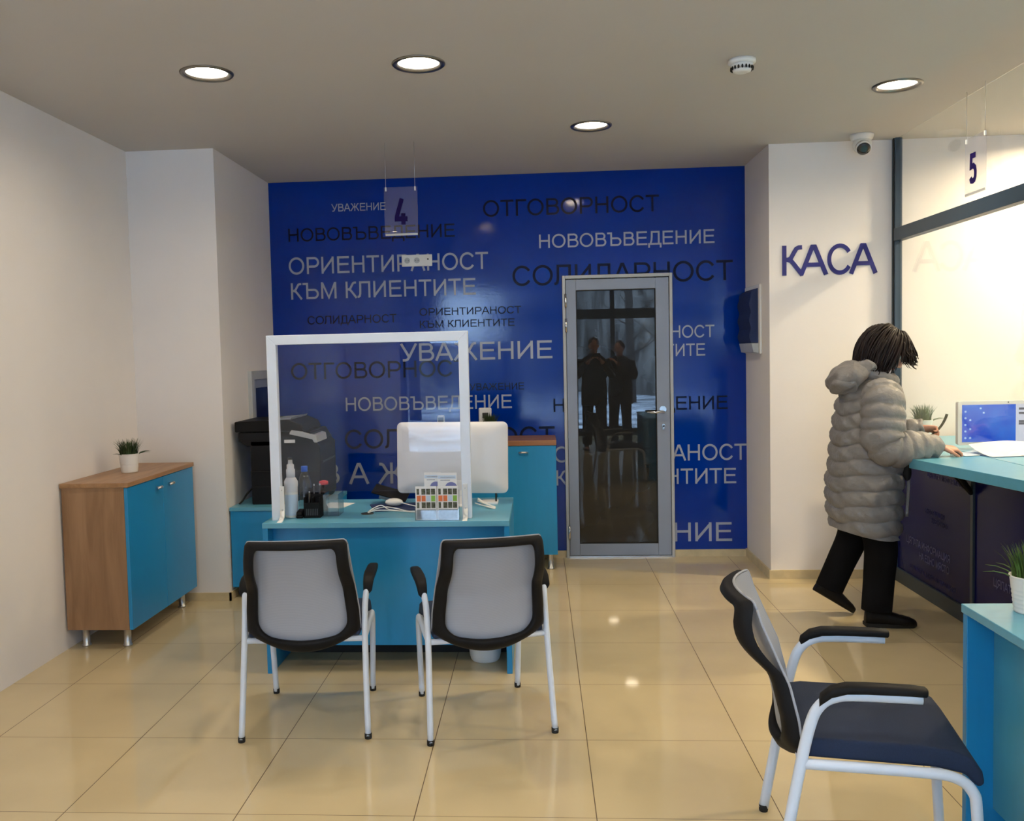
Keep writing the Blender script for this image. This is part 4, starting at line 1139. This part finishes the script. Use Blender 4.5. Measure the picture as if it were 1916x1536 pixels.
def remesh(o, size):
    md = o.modifiers.new('remesh', 'REMESH'); md.mode = 'VOXEL'; md.voxel_size = size; md.use_smooth_shade = True
    sm = o.modifiers.new('smooth', 'SMOOTH'); sm.factor = .5; sm.iterations = 3
    dg = bpy.context.evaluated_depsgraph_get(); dg.update()
    me = bpy.data.meshes.new_from_object(o.evaluated_get(dg))
    o.modifiers.clear(); m = o.data.materials[0]; o.data = me
    if not me.materials: me.materials.append(m)
    for p in me.polygons: p.use_smooth = True

def oval(c, a, b, n=40, e=2.2):
    out = []
    for k in range(n):
        t_ = 2*PI*k/n; x, y = math.cos(t_), math.sin(t_)
        x = math.copysign(abs(x)**(2/e), x); y = math.copysign(abs(y)**(2/e), y)
        out.append(Vector((c[0]+a*x, c[1]+b*y, c[2])))
    return out

def shoe(mb, heel, toe, pitch_up=0.0, w=.042):
    """boot sole and foot from heel to toe points on the sole"""
    h, t_ = Vector(heel), Vector(toe); d = (t_-h); L_ = d.length; d.normalize()
    s = Vector((-d.y, d.x, 0)).normalized(); n = s.cross(d)*-1
    if n.z < 0: n = -n
    rings = []
    for u, hw, top in ((-.03, .02, .05), (0.0, .034, .10), (.12, .038, .115), (.3, .038, .105), (.5, .043, .075), (.72, .048, .058), (.9, .042, .046), (1.0, .024, .034), (1.03, .008, .02)):
        ring = []
        for k in range(18):
            a = 2*PI*k/18; c, q = math.cos(a), math.sin(a)
            z = (top*(.5+.5*math.copysign(abs(q)**.7, q)))
            ring.append(h+d*(u*L_)+s*(hw*math.copysign(abs(c)**.75, c))+n*z)
        rings.append(ring)
    mb.loft(rings)
    return d, s, n

# --- the woman at the cash counter
pw = thing('person', 'person in a taupe quilted coat leaning on the cash counter', 'person', (1.79, 5.08, 0))
body = MB()
HC, HF, HU = Vector((1.872, 5.045, 1.486)), Vector((.86, -.08, -.50)), Vector((.5, 0, .86))
HP = head(body, HC, HF, HU, .98)
body.tube(smooth_path([(1.80, 5.06, 1.27), (1.825, 5.055, 1.36), (1.855, 5.05, 1.44)]), .052, 16)
body.loft([oval((cx_, 5.07, z), a, b) for z, cx_, a, b in ((.74, 1.77, .10, .14), (.82, 1.77, .125, .165), (.95, 1.775, .11, .145), (1.05, 1.785, .105, .14), (1.2, 1.79, .115, .17), (1.27, 1.80, .09, .15), (1.31, 1.805, .06, .08))])
RS, RE, RW = (1.80, 4.885, 1.245), (1.785, 4.83, .998), (2.075, 4.86, .984)
LS, LE, LW = (1.83, 5.245, 1.245), (1.90, 5.29, 1.01), (2.125, 5.20, 1.055)
limb(body, [RS, (1.79, 4.85, 1.12), RE, (1.93, 4.84, .985), RW], [.048, .045, .042, .040, .028])
limb(body, [LS, (1.85, 5.275, 1.12), LE, (1.98, 5.25, 1.03), LW], [.048, .045, .042, .040, .028])
hand(body, (2.09, 4.862, .982), (.97, .12, -.10), (.12, -.25, 1), 1, 1.0, .95)
hand(body, (2.128, 5.197, 1.057), (.98, -.1, -.12), (.1, .55, .8), -1, 1.5, .88)
RH, RK, RA = (1.79, 5.0, .80), (1.835, 4.985, .45), (1.805, 4.985, .10)
LH, LK, LA = (1.765, 5.15, .80), (1.755, 5.19, .46), (1.625, 5.215, .17)
limb(body, [RH, RK, RA], [.082, .055, .036]); limb(body, [LH, LK, LA], [.082, .055, .036])
body.tube([(1.80, 4.985, .05), (1.93, 4.982, .035)], [.035, .03], 12); body.tube([(1.615, 5.213, .15), (1.68, 5.215, .075)], [.03, .016], 12)
bo = body.build('body', M['skin'], pw)
remesh(bo, .0042)
for q in (-1, 1):
    MB().ball(HP(.076, q*.031, .010), .0105, 14, 10).build('eye', M['eye'], bo)
MB().tube([HP(.083, -.02, -.062), HP(.089, 0, -.060), HP(.083, .02, -.062)], [.003, .0055, .003], 8).build('mouth', M['lips'], bo)
# trousers and boots
tr = MB()
limb(tr, [(1.785, 5.03, .80), (1.80, 5.01, .64), (1.832, 4.992, .45), (1.822, 4.988, .26), (1.808, 4.985, .085)], [.105, .10, .086, .08, .078], 8, 22)
limb(tr, [(1.76, 5.12, .80), (1.765, 5.15, .64), (1.752, 5.19, .46), (1.69, 5.205, .30), (1.628, 5.213, .15)], [.105, .10, .084, .078, .076], 8, 22)
tr.ball((1.772, 5.075, .80), (.135, .18, .10), 24, 14)
tr.build('trousers', M['trousers'], pw)
bt = MB(); shoe(bt, (1.755, 4.99, .004), (2.005, 4.965, .004)); bo1 = bt.build('boot', M['boots'], pw)
so = MB(); so.prism([(1.745, 4.95), (1.79, 4.945), (1.90, 4.93), (1.985, 4.932), (2.012, 4.96), (1.99, 5.0), (1.90, 5.018), (1.79, 5.028), (1.745, 5.02)], 'z', 0, .022); so.build('sole', M['rubber'], bo1, bevel=.005)
bt = MB(); shoe(bt, (1.545, 5.215, .135), (1.755, 5.215, .006)); bo2 = bt.build('boot', M['boots'], pw)
# coat: quilted shell
ck = [(.0, 1.772, .168, .225), (.12, 1.770, .182, .235), (.28, 1.770, .188, .24), (.46, 1.778, .184, .232), (.62, 1.786, .176, .222), (.76, 1.795, .168, .215), (.86, 1.803, .155, .205), (.93, 1.815, .125, .17), (1.0, 1.842, .080, .095)]
ct = MB(); rings = []; nz, na = 190, 72
rnd = random.Random(3)
ph = [rnd.uniform(0, 6.28) for _ in range(24)]
for j in range(nz+1):
    u = j/nz; cx_, a, b = interp(ck, u)
    ring = []
    for k in range(na):
        th = 2*PI*k/na; c, s_ = math.cos(th), math.sin(th)
        zz = .505+u*.865 + (1-u)**4*(-.018*c) + .01*math.sin(2*th+1)*(1-u)
        # staggered seams: the phase slips round the body
        tt = (zz-.50)/.083 + .16*math.sin(th*2+1.3)+.08*math.sin(th*5+ph[1])
        pf = abs(math.sin(PI*tt))**.36
        if u > .93: pf = .8
        cell = math.floor(tt)
        vs_ = abs(math.sin(th*1.5+ph[int(cell) % 24]))     # short vertical stitch lines
        wr = .004*math.sin(th*11+ph[int(cell) % 24]*3+tt*3)+.003*math.sin(th*19+tt*7)
        puff = .024*(pf-.78)-.010*math.exp(-(vs_/.07)**2)*pf+wr*pf
        p = oval((0, 0, 0), 1, 1, 1)
        cc = math.copysign(abs(c)**.92, c); ss = math.copysign(abs(s_)**.92, s_)
        x = cx_+(a+puff)*cc; y = 5.07+(b+puff)*ss
        # open front: a shallow vertical placket
        if c > .9: x -= .012*math.exp(-((th if th < PI else th-2*PI)/.06)**2)
        ring.append(Vector((x, y, zz)))
    rings.append(ring)
ct.loft(rings)
co = ct.build('coat', M['coat'], pw)
def sleeve(pts, rads, name='sleeve', step=.062):
    path = smooth_path(pts, 16); L = 0; R = []; n = 16
    for i, p in enumerate(path):
        if i: L += (p-path[i-1]).length
        x = i/n; k = min(int(x), len(rads)-2); r = rads[k]+(rads[k+1]-rads[k])*(x-k)
        R.append(r*(1+.20*(abs(math.sin(PI*L/step))**.5-.78)))
    mb = MB(); mb.tube(path, R, 26)
    for i, v in enumerate(mb.v):
        mb.v[i] = v+Vector((math.sin(v.z*90+v.y*60), math.sin(v.x*80+v.z*70), math.sin(v.x*95+v.y*75)))*.0028
    return mb.build(name, M['coat'], co)
sleeve([(1.80, 4.935, 1.285), (1.795, 4.865, 1.225), (1.785, 4.835, 1.11), (1.785, 4.82, 1.015), (1.86, 4.828, .985), (1.97, 4.845, .992), (2.085, 4.862, .985)], [.085, .108, .108, .105, .098, .080, .048])
sleeve([(1.82, 5.20, 1.285), (1.84, 5.265, 1.225), (1.855, 5.29, 1.11), (1.89, 5.295, 1.022), (1.96, 5.28, 1.025), (2.05, 5.235, 1.04), (2.142, 5.198, 1.056)], [.085, .100, .100, .095, .085, .066, .048])
# hood lying on the back, collar round the neck
hr = Matrix.Rotation(math.radians(-24), 3, 'Y')
hb = MB(); hb.ball((1.688, 5.065, 1.362), (.108, .165, .072), 48, 30, hr)
hb.ball((1.655, 5.065, 1.325), (.075, .15, .060), 40, 22, hr)
hb.ball((1.752, 5.062, 1.405), (.075, .135, .046), 40, 22, hr)
for i, v in enumerate(hb.v):
    hb.v[i] = v+Vector((math.sin(v.y*38+v.z*60), math.sin(v.x*70), math.sin(v.x*55+v.y*48)))*.007+Vector((math.sin(v.z*110+v.y*30), 0, math.sin(v.x*120+v.y*40)))*.003
hb.build('hood', M['coat'], co)
cl = MB(); ring = [Vector((1.832+.082*math.cos(a), 5.06+.092*math.sin(a), 1.352-.028*math.cos(a))) for a in [2*PI*k/30 for k in range(31)]]
cl.tube(ring, [.034+.004*math.sin(k*1.7) for k in range(31)], 14)
cl.build('collar', M['coat'], co)
zp = MB(); zp.tube(smooth_path([(1.962, 4.975, .60), (1.974, 4.98, .80), (1.964, 4.99, 1.0), (1.955, 5.01, 1.15), (1.925, 5.03, 1.30)]), .009, 8)
zp.build('front_edge', M['coat'], co)
MB().ball((1.945, 4.925, .845), (.022, .016, .045), 16, 12).build('pocket_opening', M['rubber'], co)
# hair: bob with a fringe thrown forward
hm = MB()
f_, u_ = ortho(HF, HU); s_ = u_.cross(f_)
hm.ball(HC-f_*.022+u_*.016, (1, 1, 1), 8, 6)
hm.v = []; hm.f = []; hm.sm = []
R3 = Matrix((f_, s_, u_)).transposed()
hm.ball(HC-f_*.030+u_*.014, (.098, .094, .116), 30, 20, R3)
hm.ball(HC-f_*.06-u_*.055, (.072, .085, .085), 24, 16, R3)
rnd = random.Random(5)
for k in range(640):
    phi = rnd.uniform(-PI, PI); th = math.radians(rnd.uniform(2, 62))
    fr = max(0, math.cos(phi)); bk = max(0, -math.cos(phi)); sd = abs(math.sin(phi))
    ap = abs(math.degrees(phi))
    end = 80 if ap < 64 else (80+50*(ap-64)/14 if ap < 78 else 130)
    end = math.radians(end)*rnd.uniform(.84, 1.08)
    lift = .018+.020*bk+.008*sd+rnd.uniform(-.008, .014)
    pts = []; hang = None; n = 11
    for q in range(n+1):
        uu = q/n; tq = th+(end-th)*uu
        r = Vector((.092*math.sin(tq)*math.cos(phi), .076*math.sin(tq)*math.sin(phi), .115*math.cos(tq)))
        dirn = r.normalized()
        p = HC-f_*.008+R3 @ (r+dirn*(lift*min(1, uu*2.2+.35)))
        flare = uu**2.2
        p += f_*(.050*fr*flare)+u_*(-.005*flare) + Vector((0, 0, -.045*flare*(1-fr)))
        p += s_*rnd.uniform(-.003, .003)+s_*(.014*math.sin(k)*flare)+R3 @ Vector((math.sin(k*2.3+uu*5), math.cos(k*1.7+uu*4), math.sin(k*3.1)))*.006*uu
        pts.append(p)
    w = rnd.uniform(.0035, .0065)
    hm.tube(pts, [w*(1-.75*(q/n)**2)+.0006 for q in range(n+1)], 5)
for k in range(40):   # loose wisps
    phi = rnd.uniform(-1.0, 1.0); a = rnd.uniform(60, 86)
    p = HC+R3 @ Vector((.108*math.sin(math.radians(a))*math.cos(phi), .09*math.sin(math.radians(a))*math.sin(phi), .128*math.cos(math.radians(a))))
    d = (f_*math.cos(phi)+s_*math.sin(phi)*.7-u_*.25)
    hm.tube([p, p+d*.03, p+d*.06+Vector((0, 0, -.006)), p+d*.078+Vector((0, 0, -.002))], [.004, .003, .0018, .0005], 5)
hm.build('hair', M['hair'], pw)

tag(MB().grid(lambda u, v: (2.085+.12*u+.01*v, 4.80+.14*v+.02*u, .9385+.004*math.sin(u*PI)+.003*v), 8, 6).build('paper_slip', M['paper'], fix=False), 'pale paper slip under the right hand on the teal ledge', 'paper') if False else None
cb = MB()
def bill(u, v):
    a = math.radians(-8+78*u)
    return (2.19+.10*math.sin(a)*.62+.012*u, 5.165+.035*v, 1.02+.105*(1-math.cos(a))*.55+.075*u)
cb.grid(bill, 14, 4); 
tag(cb.build('curled_slip', M['pr_dk'], fix=False), 'curled dark slip held in the far hand at the cash counter', 'slip')
sl = MB()
sl.grid(lambda u, v: (2.205+.16*u, 4.84+.16*v+.06*u, .9375+.05*max(0, u-.55)**1.5+.003*math.sin(v*PI)), 12, 6)
tag(sl.build('paper_sheet', M['pale_blue'], fix=False), 'pale sheet on the teal ledge under the near hand', 'paper')

# --- a person behind the camera, mirrored as a silhouette in the door pane
pb = thing('person', 'left one of the two dark figures mirrored in the door glass, hands raised', 'person', (.86, -.75, 0))
X0, Y0 = .86, -.75
bd = MB()
hp2 = head(bd, (X0, Y0+.03, 1.62), (0, 1, -.1), (0, .1, 1))
bd.tube([(X0, Y0, 1.40), (X0, Y0+.02, 1.55)], .055, 14)
bd.loft([[Vector((X0+p.x, Y0+p.y, p.z)) for p in oval((0, 0, z), a, b)] for z, a, b in ((.82, .15, .11), (.95, .165, .12), (1.1, .15, .115), (1.3, .18, .12), (1.42, .15, .09), (1.46, .07, .06))])
for q in (-1, 1):
    limb(bd, [(X0+q*.19, Y0, 1.38), (X0+q*.27, Y0+.08, 1.16), (X0+q*.10, Y0+.34, 1.38)], [.052, .045, .03])
    hand(bd, (X0+q*.09, Y0+.35, 1.39), (-q*.5, .5, .7), (q*.7, -.3, .5), -q, .8)
    limb(bd, [(X0+q*.09, Y0, .88), (X0+q*.11, Y0+.02, .47), (X0+q*.12, Y0, .08)], [.088, .06, .04])
    bd.tube([(X0+q*.12, Y0-.04, .04), (X0+q*.14, Y0+.17, .03)], [.035, .03], 10)
bd = bd.build('body', M['skin'], pb); remesh(bd, .006)
jk = MB(); jk.loft([[Vector((X0+p.x, Y0+p.y, p.z)) for p in oval((0, 0, z), a, b)] for z, a, b in ((.70, .20, .15), (.95, .20, .15), (1.1, .185, .14), (1.32, .215, .145), (1.42, .18, .11), (1.5, .08, .075))])
jk.build('jacket', M['coat_d'], pb)
for q in (-1, 1):
    sv = MB(); limb(sv, [(X0+q*.18, Y0, 1.39), (X0+q*.27, Y0+.08, 1.16), (X0+q*.12, Y0+.31, 1.36)], [.07, .062, .048]); sv.build('jacket_sleeve', M['coat_d'], pb)
    lg = MB(); limb(lg, [(X0+q*.09, Y0, .86), (X0+q*.11, Y0+.02, .47), (X0+q*.12, Y0, .09)], [.10, .078, .072]); lg.build('trouser_leg', M['trousers'], pb)
    st_ = MB(); shoe(st_, (X0+q*.12, Y0-.09, .003), (X0+q*.15, Y0+.17, .003)); st_.build('shoe', M['boots'], pb)
MB().ball((X0, Y0+.005, 1.655), (.086, .10, .10), 24, 16).build('hair', M['hair'], pb)
tag(MB().box(X0-.075, X0+.075, Y0+.42, Y0+.428, 1.43, 1.505).build('phone', M['black'], bevel=.004), 'dark phone held up by the person behind the camera', 'phone')

pc = copy_tree(pb); pc.location = (X0+.46, Y0-.62, 0); pc.rotation_euler.z = .5; pc.scale = (1, 1, .97)
pc['label'] = 'right one of the two dark figures mirrored in the door glass'
